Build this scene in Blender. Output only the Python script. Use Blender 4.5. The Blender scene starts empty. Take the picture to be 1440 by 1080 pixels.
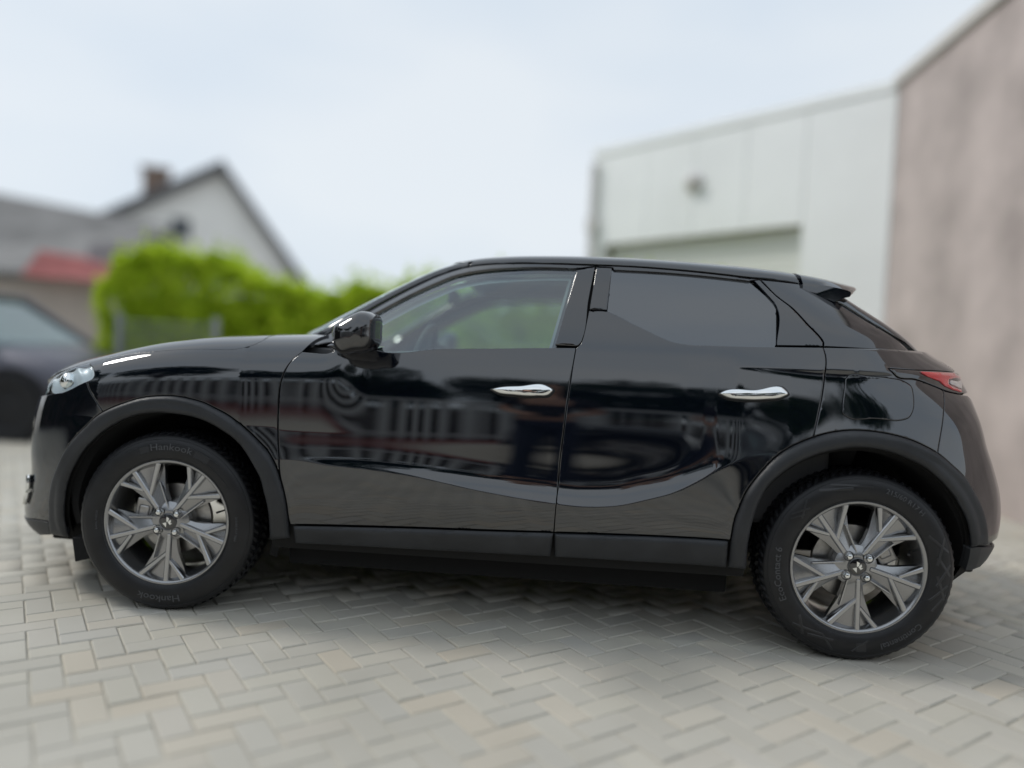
import bpy, bmesh, math, random
import numpy as np
from mathutils import Matrix, Vector
from mathutils.geometry import delaunay_2d_cdt
R = math.radians
random.seed(7); rng = np.random.default_rng(7)
sc = bpy.context.scene
col = sc.collection

# ---------------------------------------------------------------- camera
cam_d = bpy.data.cameras.new('camera'); cam = bpy.data.objects.new('camera', cam_d); col.objects.link(cam)
def cam_axes(yaw, pitch, roll):
    fwd = Vector((-math.sin(yaw), math.cos(yaw), 0)); right = Vector((math.cos(yaw), math.sin(yaw), 0)); up = Vector((0, 0, 1))
    f = fwd*math.cos(pitch)+up*math.sin(pitch); u = up*math.cos(pitch)-fwd*math.sin(pitch)
    return right*math.cos(roll)+u*math.sin(roll), u*math.cos(roll)-right*math.sin(roll), f
_r, _u, _f = cam_axes(.0672, -.0362, .0482)
cam.matrix_world = Matrix(((_r.x, _u.x, -_f.x, .193), (_r.y, _u.y, -_f.y, -3.586), (_r.z, _u.z, -_f.z, 1.03), (0, 0, 0, 1)))
cam_d.sensor_width = 36; cam_d.lens = 26.25; cam_d.clip_start = .05; cam_d.clip_end = 2000
cam_d.dof.use_dof = True; cam_d.dof.focus_distance = 2.74; cam_d.dof.aperture_fstop = .33
sc.camera = cam

# ---------------------------------------------------------------- overcast daylight
SUN_EL, SUN_AZ = R(44), R(278)
w = bpy.data.worlds.new('World'); sc.world = w; w.use_nodes = True
nt = w.node_tree; nt.nodes.clear()
out = nt.nodes.new('ShaderNodeOutputWorld'); mixw = nt.nodes.new('ShaderNodeMixShader')
b1 = nt.nodes.new('ShaderNodeBackground'); b2 = nt.nodes.new('ShaderNodeBackground')
sky = nt.nodes.new('ShaderNodeTexSky'); sky.sky_type = 'NISHITA'; sky.sun_disc = False
sky.sun_elevation = SUN_EL; sky.sun_rotation = SUN_AZ; sky.air_density = 1.0; sky.dust_density = 2.0
nt.links.new(sky.outputs[0], b1.inputs[0]); b1.inputs[1].default_value = .09
tc = nt.nodes.new('ShaderNodeTexCoord'); mp = nt.nodes.new('ShaderNodeMapping'); mp.inputs['Scale'].default_value = (1, 1, 2.6)
no = nt.nodes.new('ShaderNodeTexNoise'); no.inputs['Scale'].default_value = 1.7; no.inputs['Detail'].default_value = 4; no.inputs['Roughness'].default_value = .45
cr = nt.nodes.new('ShaderNodeValToRGB')
cr.color_ramp.elements[0].position = .33; cr.color_ramp.elements[0].color = (.60, .695, .80, 1)
cr.color_ramp.elements[1].position = .66; cr.color_ramp.elements[1].color = (.76, .81, .855, 1)
nt.links.new(tc.outputs['Generated'], mp.inputs[0]); nt.links.new(mp.outputs[0], no.inputs['Vector'])
nt.links.new(no.outputs['Fac'], cr.inputs[0]); nt.links.new(cr.outputs[0], b2.inputs[0]); b2.inputs[1].default_value = 1.0
mixw.inputs[0].default_value = .90
nt.links.new(b1.outputs[0], mixw.inputs[1]); nt.links.new(b2.outputs[0], mixw.inputs[2]); nt.links.new(mixw.outputs[0], out.inputs[0])
sun_d = bpy.data.lights.new('sun', 'SUN'); sun_d.energy = 1.4; sun_d.angle = R(11); sun_d.color = (1, .96, .9)
sun = bpy.data.objects.new('sun', sun_d); col.objects.link(sun)
sun.rotation_euler = (R(90)-SUN_EL, 0, R(180)-SUN_AZ); sun.location = (0, -5, 12)
vs = sc.view_settings; vs.view_transform = 'Standard'; vs.look = 'None'; vs.exposure = 0.16; vs.gamma = 1
sc.cycles.use_denoising = True; sc.cycles.max_bounces = 10; sc.cycles.glossy_bounces = 5; sc.cycles.transmission_bounces = 8; sc.cycles.transparent_max_bounces = 12
sc.cycles.caustics_reflective = False; sc.cycles.caustics_refractive = False; sc.cycles.sample_clamp_indirect = 8

# ---------------------------------------------------------------- car surfaces
def pchip(xk, yk, x):
    xk = np.asarray(xk, float); yk = np.asarray(yk, float); x = np.asarray(x, float)
    h = np.diff(xk); d = np.diff(yk) / h
    m = np.zeros(len(xk))
    for i in range(1, len(xk) - 1):
        if d[i-1] * d[i] > 0:
            w1 = 2*h[i] + h[i-1]; w2 = h[i] + 2*h[i-1]
            m[i] = (w1 + w2) / (w1/d[i-1] + w2/d[i])
    m[0] = d[0]; m[-1] = d[-1]
    xc = np.clip(x, xk[0], xk[-1])
    i = np.clip(np.searchsorted(xk, xc, side='right') - 1, 0, len(h) - 1)
    t = (xc - xk[i]) / h[i]
    r = ((2*t**3-3*t**2+1)*yk[i] + (t**3-2*t**2+t)*h[i]*m[i] + (-2*t**3+3*t**2)*yk[i+1] + (t**3-t**2)*h[i]*m[i+1])
    return r + np.where(x < xk[0], (x-xk[0])*m[0], 0) + np.where(x > xk[-1], (x-xk[-1])*m[-1], 0)

def catmull(xk, yk, x):
    xk = np.asarray(xk, float); yk = np.asarray(yk, float); x = np.asarray(x, float)
    m = np.gradient(yk, xk); h = np.diff(xk)
    xc = np.clip(x, xk[0], xk[-1])
    i = np.clip(np.searchsorted(xk, xc, side='right') - 1, 0, len(h) - 1)
    t = (xc - xk[i]) / h[i]
    r = ((2*t**3-3*t**2+1)*yk[i] + (t**3-2*t**2+t)*h[i]*m[i] + (-2*t**3+3*t**2)*yk[i+1] + (t**3-t**2)*h[i]*m[i+1])
    return r + np.where(x < xk[0], (x-xk[0])*m[0], 0) + np.where(x > xk[-1], (x-xk[-1])*m[-1], 0)

def smooth01(t):
    t = np.clip(t, 0, 1); return t*t*t*(t*(6*t-15)+10)

def integ(zk, nk, zref):
    zz = np.linspace(zk[0], zk[-1], 2000)
    s = -np.tan(np.radians(catmull(zk, nk, zz)))
    w = np.concatenate([[0], np.cumsum((s[1:]+s[:-1])/2*np.diff(zz))])
    return zz, w - np.interp(zref, zz, w)

# door-side section: panel normal elevation (degrees) against height
_SZ, _SW = integ([.10,.25,.33,.39,.45,.50,.56,.62,.67,.73,.80,.86,.93,.965,1.0,1.05,1.10,1.16,1.28],
                 [-24,-20,-18,-15,-7.5,-3.5,-2,-1.8,-1.4,1.2,3.6,5.8,8.0,9.4,11.5,15,19,23,26], .5)
_GZ, _GW = integ([.95,1.03,1.15,1.3,1.4,1.5], [15,16,19.5,24,29,34], 1.06)
PLX = [-2.1,-1.6,-1.28,-.8,-.3,.2,.7,1.0,1.28,1.6,2.1]
PLY = [.845,.862,.875,.876,.884,.889,.889,.888,.889,.876,.85]
WHX = (-1.279, 1.279)
RIX = [-1.0,-.78,-.65,-.53,-.36,-.07,.15,.31,.42,.52,.62,.70,.76,.84,1.0]
RIZ = [.60,.605,.592,.588,.574,.531,.507,.500,.512,.540,.575,.620,.66,.70,.75]
RIA = [.10,.22,.36,.42,.50,.85,1.05,1.1,1.08,1.0,.85,.62,.38,.12,0.]
def g_step(t):
    # inward step above the lower door ridge: rounded crest, hollow above
    tt = np.maximum(t, 0); k, c = .042, .007
    return 1-np.exp(-(np.sqrt(tt*tt+c*c)-c)/k)
def arch(x, z, xc, zc, R, amp, k):
    r = np.hypot(x-xc, z-zc)
    return amp*np.exp(-np.maximum(r-R, 0)/k)
def side_w(x, z):
    w = catmull(PLX, PLY, x) + np.interp(z, _SZ, _SW)
    A = pchip(RIX, RIA, x); A = np.clip(np.where((x < -1)|(x > 1.0), 0, A), 0, 1.2)
    w = w - .037*A*g_step(z - catmull(RIX, RIZ, x))
    w = w + arch(x, z, WHX[0], .36, .455, .012, .05) + arch(x, z, WHX[1], .36, .455, .014, .06)
    # shoulder crease that grows towards the tail
    zs = 1.035 + .012*(x-1.0)
    B = smooth01((x-.62)/.75)*.013
    t = z - zs
    w = w + B*np.where(t > 0, np.exp(-np.abs(t)/.045), np.exp(-np.abs(t)/.016))
    return w
Z0 = .72; NE = 6.0
HCX = [-2.1,-1.95,-1.8,-1.6,-1.4,-1.2,-1.0,-.8,-.5]
HCZ = [.83,.885,.935,.985,1.035,1.065,1.079,1.091,1.11]
def crown(x): return catmull(HCX, HCZ, x)
def door_w(x, z):
    """half width of the body side, usable for every x and z below the belt"""
    a = side_w(x, z)
    t = np.clip((z-Z0)/(crown(x)-Z0), 0, .99999)
    b = side_w(x, np.minimum(z, Z0)) * (1-t**NE)**(1/NE)
    k = smooth01((-.50-x)/.22)
    return a*(1-k)+b*k
NOSE_Z = [.18,.24,.30,.36,.45,.55,.65,.75,.85,.95,1.05]
NOSE_X = [-2.10,-2.165,-2.168,-2.140,-2.108,-2.108,-2.10,-2.075,-2.03,-1.97,-1.90]
TAIL_Z = [.25,.32,.40,.50,.60,.70,.80,.90,1.0,1.06,1.12]
TAIL_X = [1.879,1.902,1.934,1.946,1.934,1.899,1.86,1.845,1.853,1.848,1.744]
XN, MN = -1.42, 3.0
XR, MR = 1.10, 4.2
LV = 2.0; GU = 1.3; FU = 1.1
def body(u, v):
    """u: length coordinate (runs round nose and tail), v: z below Z0, then an angle up over the hood"""
    u = np.asarray(u, float); v = np.asarray(v, float)
    f = np.clip((XN-u)/FU, 0, 1); g = np.clip((u-XR)/GU, 0, 1)
    q = np.clip((v-Z0)/LV, 0, 1); tq = 1-(1-q)**NE; yq = (1-tq**NE)**(1/NE)
    hood = (u < -.50)
    # height first (hood crown depends on x; two passes)
    x = u.copy()
    z = v.copy()
    for _ in range(3):
        zc = crown(np.clip(x, -2.1, -.5))
        zt = Z0+(zc-Z0)*tq
        k = smooth01((-.50-x)/.22)
        z = np.where(v > Z0, zt*k+v*(1-k), v)
        zz = np.where(v > Z0, zt*k+v*(1-k), v)
        nx = catmull(NOSE_Z, NOSE_X, zz); tx = catmull(TAIL_Z, TAIL_X, zz)
        pn = 1-(1-f)**2; pr = 1-(1-g)**2
        kz = smooth01((zz-.78)/.34); mr = MR-1.9*kz
        x = np.where(u < XN, XN-(XN-nx)*pn, np.where(u > XR, XR+(tx-XR)*pr, u))
    fac = np.where(u < XN, (1-np.clip(pn,0,1)**MN)**(1/MN), np.where(u > XR, (1-np.clip(pr,0,1)**mr)**(1/mr), 1))
    a = side_w(x, np.where(v > Z0, z, v))
    b = side_w(x, np.minimum(z, Z0))*yq
    w = np.where(v > Z0, a*(1-k)+b*k, a)
    return np.stack([x, -w*fac, z], -1)

GFZ = [1.00,1.06,1.12,1.18,1.24,1.30,1.36,1.42,1.46]
GFX = [-1.10,-1.03,-.955,-.858,-.761,-.657,-.549,-.428,-.342]
GRZ = [1.00,1.06,1.12,1.18,1.24,1.30,1.36,1.42,1.46]
GRX = [1.80,1.735,1.664,1.619,1.538,1.447,1.363,1.29,1.24]
GPX = [-1.2,-.4,.3,.9,1.3,2.0]; GPY = [.795,.804,.812,.808,.795,.77]
LF, MF = .80, 2.2
LR, MRR = .55, 2.8
def house(x, z):
    """glasshouse side: point at (x, z)"""
    x = np.asarray(x, float); z = np.asarray(z, float)
    fx = catmull(GFZ, GFX, z); rx = catmull(GRZ, GRX, z)
    pn = np.clip((fx+LF-x)/LF, 0, .9999); pr = np.clip((x-rx+LR)/LR, 0, .9999)
    fac = (1-pn**MF)**(1/MF)*(1-pr**MRR)**(1/MRR)
    w = catmull(GPX, GPY, x)+np.interp(z, _GZ, _GW)
    return np.stack([x, -w*fac, z], -1)
CEX = [-1.06,-.95,-.82,-.7512,-.6228,-.5501,-.436,-.3394,-.2699,-.2304,-.1281,.0184,.1584,.2953,.4311,.61,.7438,.8956,1.0807,1.1208,1.2277,1.3356,1.4453,1.62,1.7]
CEZ = [1.055,1.06,1.07,1.1018,1.1872,1.2353,1.3047,1.3534,1.3775,1.387,1.3985,1.4014,1.4016,1.401,1.400,1.3936,1.3852,1.3735,1.362,1.3508,1.2933,1.2261,1.1726,1.105,1.08]
CCX = [-1.06,-1.0,-.9,-.8,-.7,-.6,-.5,-.4,-.3,-.2,-.05,.15,.4,.7,.95,1.12,1.25,1.35,1.45,1.55,1.65,1.72]
CCZ = [1.08,1.10,1.134,1.178,1.231,1.289,1.343,1.395,1.431,1.451,1.462,1.467,1.469,1.462,1.450,1.430,1.377,1.315,1.255,1.202,1.150,1.112]
NC = 2.6
def cap(x, t):
    """roof, windscreen, pillars: x along the car, t 0 (side edge) .. 1 (centre line)"""
    x = np.asarray(x, float); t = np.asarray(t, float)
    ze = pchip(CEX, CEZ, x); zc = catmull(CCX, CCZ, x)
    ye = -house(x, ze)[..., 1]
    th = t*np.pi/2
    return np.stack([x, -ye*np.cos(th)**(2/NC), ze+(zc-ze)*np.sin(th)**(2/NC)], -1)

# outlines of the body panels, in metres on the surfaces above
OUT = {
    'shut_front': [[-0.7868,1.1677],[-0.815,1.0867],[-0.8361,1.0039],[-0.8467,0.9482],[-0.8535,0.8875],[-0.8555,0.8196],[-0.8533,0.711],[-0.845,0.6189],[-0.8361,0.5443],[-0.8213,0.4915],[-0.8105,0.4377],[-0.8054,0.3818],[-0.8012,0.3589]],
    'shut_mid': [[0.2369,1.0741],[0.2237,0.9672],[0.2129,0.8548],[0.2064,0.7669],[0.1993,0.6752],[0.1953,0.5502],[0.1914,0.4676],[0.1899,0.401]],
    'shut_rear': [[1.1186,1.1179],[1.1231,1.0888],[1.1217,1.0634],[1.1177,1.0338],[1.1137,0.9798],[1.1076,0.9294],[1.097,0.8697],[1.0829,0.8]],
    'archF_out': [[-1.7801,0.2279],[-1.7638,0.2611],[-1.7589,0.3199],[-1.7625,0.3696],[-1.7567,0.4204],[-1.7431,0.4711],[-1.7104,0.525],[-1.6784,0.5788],[-1.6345,0.6341],[-1.5841,0.6872],[-1.5175,0.7555],[-1.4518,0.7977],[-1.3888,0.8252],[-1.3186,0.8383],[-1.2488,0.8392],[-1.1795,0.8254],[-1.1333,0.8109],[-1.0882,0.7883],[-1.0412,0.7646],[-0.9966,0.7345],[-0.9525,0.7003],[-0.9248,0.6751],[-0.8865,0.6373],[-0.8621,0.6016],[-0.8418,0.5574],[-0.8286,0.518],[-0.8158,0.4729],[-0.8082,0.424],[-0.8038,0.3588],[-0.8032,0.303]],
    'archF_in': [[-1.6685,0.2329],[-1.6637,0.2519],[-1.6665,0.3036],[-1.6688,0.349],[-1.666,0.3979],[-1.6583,0.447],[-1.6402,0.4963],[-1.6134,0.5436],[-1.5842,0.5917],[-1.5511,0.6306],[-1.5124,0.6707],[-1.4711,0.702],[-1.4323,0.7282],[-1.3867,0.7465],[-1.3163,0.7578],[-1.2465,0.7564],[-1.1771,0.7479],[-1.1079,0.7267],[-1.0579,0.7014],[-1.0108,0.6712],[-0.9697,0.6253],[-0.9325,0.5688],[-0.9127,0.5325],[-0.8985,0.4821],[-0.8879,0.4418],[-0.8826,0.3974],[-0.8851,0.3043]],
    'archR_out': [[0.8212,0.3066],[0.8195,0.3493],[0.8191,0.3946],[0.8221,0.4398],[0.828,0.4922],[0.8422,0.5401],[0.859,0.5888],[0.8835,0.6311],[0.9153,0.6761],[0.9546,0.7213],[1.0018,0.7591],[1.0415,0.7814],[1.0829,0.8],[1.1352,0.8195],[1.2057,0.832],[1.2762,0.8309],[1.3392,0.8234],[1.4066,0.8089],[1.4638,0.7895],[1.5234,0.7632],[1.5829,0.7222],[1.6373,0.6808],[1.6721,0.6345],[1.7091,0.583],[1.7387,0.5306],[1.7631,0.4825],[1.7868,0.4275]],
    'archR_in': [[0.8885,0.3033],[0.8893,0.3157],[0.8861,0.358],[0.8846,0.4096],[0.8885,0.463],[0.8973,0.5102],[0.9138,0.5675],[0.9353,0.6146],[0.9649,0.6501],[0.9966,0.6791],[1.0347,0.7065],[1.082,0.7319],[1.1352,0.7528],[1.204,0.7696],[1.2729,0.7694],[1.3335,0.7581],[1.3965,0.7362],[1.4491,0.7122],[1.4978,0.6776],[1.545,0.6348],[1.5838,0.585],[1.6198,0.5342],[1.646,0.4824],[1.6658,0.4379],[1.6854,0.387],[1.7136,0.3341]],
    'sill_top': [[-0.8012,0.3589],[-0.281,0.3817],[-0.0687,0.3884],[0.19,0.3982],[0.5519,0.4093],[0.8148,0.4131]],
    'sill_bot': [[-0.8028,0.279],[-0.5555,0.2841],[-0.2823,0.2902],[-0.0674,0.2948],[0.1946,0.3],[0.5614,0.3039],[0.82,0.3064]],
    'hoodline': [[-1.6485,1.1838],[-1.5642,1.2404],[-1.4762,1.2389],[-1.4032,1.2203],[-1.3535,1.2149],[-1.2823,1.2135],[-1.2116,1.2106],[-1.1408,1.2025],[-1.0706,1.1944],[-1.0261,1.2098],[-0.9906,1.2519],[-0.9672,1.3311],[-0.9709,1.5132]],
    'headlight_low': [[-1.6485,1.1838],[-1.5987,1.0661],[-1.5849,1.0148],[-1.5891,0.9744],[-1.6151,0.9551],[-1.6525,0.9286],[-1.6953,0.8944],[-1.7361,0.8734]],
    'bump_seam': [[-1.6127,0.956],[-1.579,0.8663],[-1.5431,0.7995],[-1.5175,0.7555]],
    'lipline': [[-2.012,0.2599],[-1.847,0.2812],[-1.7621,0.2868]],
    'fd_top': [[-0.7868,1.1677],[-0.6631,1.1323],[-0.5036,1.0334],[-0.2639,1.0488],[-0.0527,1.0608],[0.1528,1.0722],[0.2368,1.0754]],
    'rd_top': [[0.2786,1.219],[0.3453,1.2193],[0.364,1.2132],[0.4353,1.181],[0.501,1.1516],[0.5435,1.1322],[0.5873,1.1156],[0.63,1.1089],[0.6931,1.1078],[0.7758,1.1083],[0.9452,1.1123],[1.1186,1.1179]],
    'mid_up': [[0.2786,1.219],[0.2699,1.168],[0.2614,1.1164],[0.2537,1.0921],[0.2369,1.0741]],
    'tail_low': [[1.3353,1.0526],[1.3644,1.0274],[1.4526,1.0192],[1.5521,0.998],[1.625,0.9818],[1.7214,0.9729]],
    'tail_up': [[1.3359,1.0539],[1.4238,1.0524],[1.5783,1.0536],[1.7798,1.0527]],
    'rear_seam': [[1.6057,0.984],[1.5953,0.944],[1.5737,0.8819],[1.552,0.8322],[1.5196,0.7655]],
    'bumperlow': [[1.7868,0.4275],[1.892,0.4169]],
    'flap': [[1.1794,1.0086],[1.19,1.0231],[1.2598,1.0241],[1.3354,1.0212],[1.4012,1.0111],[1.4313,0.9946],[1.4368,0.9607],[1.4301,0.9077],[1.4097,0.8824],[1.3857,0.8741],[1.2791,0.8732],[1.1883,0.8732],[1.1712,0.8866],[1.1706,0.9082],[1.1767,0.9741]],
    'belt_rear': [[1.1186,1.1179],[1.2768,1.1224],[1.4635,1.1261]],
    'handleF': [[-0.0716,0.9069],[-0.0388,0.9158],[0.035,0.9239],[0.1394,0.9291],[0.1611,0.9146],[0.1489,0.8983],[0.1023,0.8895],[0.0152,0.889],[-0.042,0.894]],
    'handleR': [[0.7527,0.933],[0.7647,0.9413],[0.8747,0.9531],[0.9807,0.9616],[0.9932,0.9459],[0.9738,0.9323],[0.9166,0.9205],[0.8336,0.9161],[0.7848,0.9196]],
    'red': [[1.4795,1.0456],[1.6068,1.0467],[1.7593,1.0471],[1.935,1.0388],[1.9207,1.0254],[1.6747,1.0234],[1.6622,1.0051],[1.7311,0.9906],[1.7784,0.9858],[1.7646,0.9781],[1.6885,0.9864],[1.6275,0.9995],[1.599,1.0155],[1.5256,1.0291]],
    'clear': [[1.6868,1.0197],[1.8826,1.02],[1.7867,0.9897],[1.7392,0.9958],[1.6837,1.0067]],
    'fender_up': [[-0.7868,1.1677],[-0.7743,1.2461],[-0.7659,1.3251],[-0.7564,1.4435]],
    'mirror_base': [[-0.7188,1.2809],[-0.662,1.1187],[-0.5677,1.0207],[-0.5701,1.0481]],
    'fglass_top': [[-0.646,1.1306],[-0.5636,1.1782],[-0.5094,1.2121],[-0.4195,1.2659],[-0.3256,1.3137],[-0.2596,1.3423],[-0.2215,1.3521],[-0.1225,1.3671],[-0.0266,1.3736],[0.0905,1.3774],[0.2181,1.3752]],
    'fglass_rear': [[0.2181,1.3752],[0.15,1.074]],
    'fglass_bot': [[0.15,1.074],[-0.0536,1.0622],[-0.2674,1.0502],[-0.518,1.0348]],
    'frame_out': [[-0.7535,1.1019],[-0.625,1.1877],[-0.5521,1.2359],[-0.4378,1.3055],[-0.341,1.3544],[-0.2707,1.3767],[-0.2316,1.3874],[-0.1288,1.399],[0.0179,1.4018],[0.1583,1.4004],[0.2957,1.3988],[0.432,1.3987],[0.6113,1.3919],[0.7453,1.3834],[0.8972,1.3704],[0.9187,1.3687]],
    'bpil_line': [[0.298,1.396],[0.2768,1.2593],[0.2615,1.1138],[0.2537,1.0921],[0.2369,1.0754]],
    'bpil_front': [[0.2263,1.3755],[0.1553,1.0742]],
    'rtrim': [[0.3008,1.3932],[0.3622,1.3899],[0.3474,1.223],[0.2796,1.2214]],
    'rglass': [[0.3679,1.3765],[0.567,1.3732],[0.7444,1.3641],[0.8771,1.3537],[0.9197,1.315],[0.9611,1.2728],[0.9664,1.2594],[0.9593,1.1177]],
    'rglass_left': [[0.3679,1.3765],[0.3556,1.2179]],
    'rq': [[0.8966,1.3632],[0.9187,1.3687],[0.9766,1.3047],[1.0297,1.2625],[1.0872,1.1978],[1.1267,1.1546],[1.1373,1.1375],[1.1352,1.1222],[0.9678,1.1168],[0.9744,1.2625],[0.965,1.2812]],
    'dpil': [[0.9241,1.3676],[1.0848,1.3615],[1.0984,1.3553],[1.2303,1.2939],[1.3382,1.2266],[1.4147,1.1844]],
    'fin': [[1.0988,1.3568],[1.2303,1.2939]],
    'corner': [[-0.8725,1.0118],[-0.8402,1.0517],[-0.7832,1.0832],[-0.7535,1.1019]],
}

# ---------------------------------------------------------------- helpers
MATS = {}
def nodes(m): return m.node_tree.nodes, m.node_tree.links
def mat(name, base=(.5, .5, .5), rough=.5, metal=0, coat=0, coat_rough=.02, coat_ior=1.5, spec=.5, bump=None, vary=None, trans=0, emit=None):
    m = bpy.data.materials.new(name); m.use_nodes = True; N, L = nodes(m)
    b = N['Principled BSDF']
    b.inputs['Base Color'].default_value = (*base, 1); b.inputs['Roughness'].default_value = rough; b.inputs['Metallic'].default_value = metal
    b.inputs['Coat Weight'].default_value = coat; b.inputs['Coat Roughness'].default_value = coat_rough; b.inputs['Coat IOR'].default_value = coat_ior
    b.inputs['Specular IOR Level'].default_value = spec
    if vary:       # (scale, amount, detail)
        tcn = N.new('ShaderNodeTexCoord'); n = N.new('ShaderNodeTexNoise'); n.inputs['Scale'].default_value = vary[0]; n.inputs['Detail'].default_value = vary[2]
        r = N.new('ShaderNodeValToRGB'); a = vary[1]
        r.color_ramp.elements[0].color = tuple(max(0, c*(1-a)) for c in base)+(1,); r.color_ramp.elements[1].color = tuple(min(1, c*(1+a)) for c in base)+(1,)
        r.color_ramp.elements[0].position = .3; r.color_ramp.elements[1].position = .7
        L.new(tcn.outputs['Object'], n.inputs['Vector']); L.new(n.outputs['Fac'], r.inputs[0]); L.new(r.outputs[0], b.inputs['Base Color'])
    if bump:       # (scale, strength, distance)
        tcn = N.new('ShaderNodeTexCoord'); n = N.new('ShaderNodeTexNoise'); n.inputs['Scale'].default_value = bump[0]; n.inputs['Detail'].default_value = 6
        bp = N.new('ShaderNodeBump'); bp.inputs['Strength'].default_value = bump[1]; bp.inputs['Distance'].default_value = bump[2]
        L.new(tcn.outputs['Object'], n.inputs['Vector']); L.new(n.outputs['Fac'], bp.inputs['Height']); L.new(bp.outputs[0], b.inputs['Normal'])
    MATS[name] = m; return m
def glass(name, tint, refl, ior=1.5):
    m = bpy.data.materials.new(name); m.use_nodes = True; N, L = nodes(m); N.clear()
    o = N.new('ShaderNodeOutputMaterial'); mx = N.new('ShaderNodeMixShader'); t = N.new('ShaderNodeBsdfTransparent'); g = N.new('ShaderNodeBsdfGlossy')
    t.inputs[0].default_value = (*tint, 1); g.inputs['Roughness'].default_value = .0; g.inputs[0].default_value = (.93, .96, 1, 1)
    fr = N.new('ShaderNodeLayerWeight'); fr.inputs[0].default_value = .5
    pw_ = N.new('ShaderNodeMath'); pw_.operation = 'POWER'; pw_.inputs[1].default_value = 4.5
    ma = N.new('ShaderNodeMath'); ma.operation = 'MULTIPLY_ADD'; ma.inputs[1].default_value = .85; ma.inputs[2].default_value = refl; ma.use_clamp = True
    L.new(fr.outputs['Facing'], pw_.inputs[0])
    L.new(pw_.outputs[0], ma.inputs[0]); L.new(ma.outputs[0], mx.inputs[0]); L.new(t.outputs[0], mx.inputs[1]); L.new(g.outputs[0], mx.inputs[2]); L.new(mx.outputs[0], o.inputs[0])
    MATS[name] = m; return m

def mesh_obj(name, V, F, material, parent=None, smooth=False, normals=None, kind=None):
    me = bpy.data.meshes.new(name)
    V = np.asarray(V, np.float32).reshape(-1, 3)
    me.from_pydata([tuple(map(float, v)) for v in V], [], [tuple(int(i) for i in f) for f in F]); me.update()
    if smooth or normals is not None: me.shade_smooth()
    if normals is not None: me.normals_split_custom_set_from_vertices([tuple(map(float, n)) for n in normals])
    return link(name, me, material, parent, kind)
def fast_mesh(name, V, F, material, parent=None, kind=None, smooth=False):
    """big meshes: V (n,3), F (m,k) with constant k"""
    me = bpy.data.meshes.new(name); V = np.ascontiguousarray(V, np.float32); F = np.ascontiguousarray(F, np.int32)
    k = F.shape[1]
    me.vertices.add(len(V)); me.vertices.foreach_set('co', V.ravel())
    me.loops.add(F.size); me.loops.foreach_set('vertex_index', F.ravel())
    me.polygons.add(len(F)); me.polygons.foreach_set('loop_start', np.arange(0, F.size, k, dtype=np.int32)); me.polygons.foreach_set('loop_total', np.full(len(F), k, np.int32))
    me.update(calc_edges=True); me.validate()
    if smooth: me.shade_smooth()
    return link(name, me, material, parent, kind)
def link(name, me, material, parent=None, kind=None):
    if material is not None: me.materials.append(MATS[material] if isinstance(material, str) else material)
    o = bpy.data.objects.new(name, me); col.objects.link(o)
    if parent: o.parent = parent
    if kind: o['kind'] = kind
    return o
def empty(name, loc, label, cat, group=None, rz=0):
    o = bpy.data.objects.new(name, None); col.objects.link(o); o.location = loc; o.rotation_euler = (0, 0, rz); o.empty_display_size = .2
    tag(o, label, cat, group); return o
def tag(o, label, cat, group=None):
    o['label'] = label; o['category'] = cat
    if group: o['group'] = group
    return o
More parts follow.
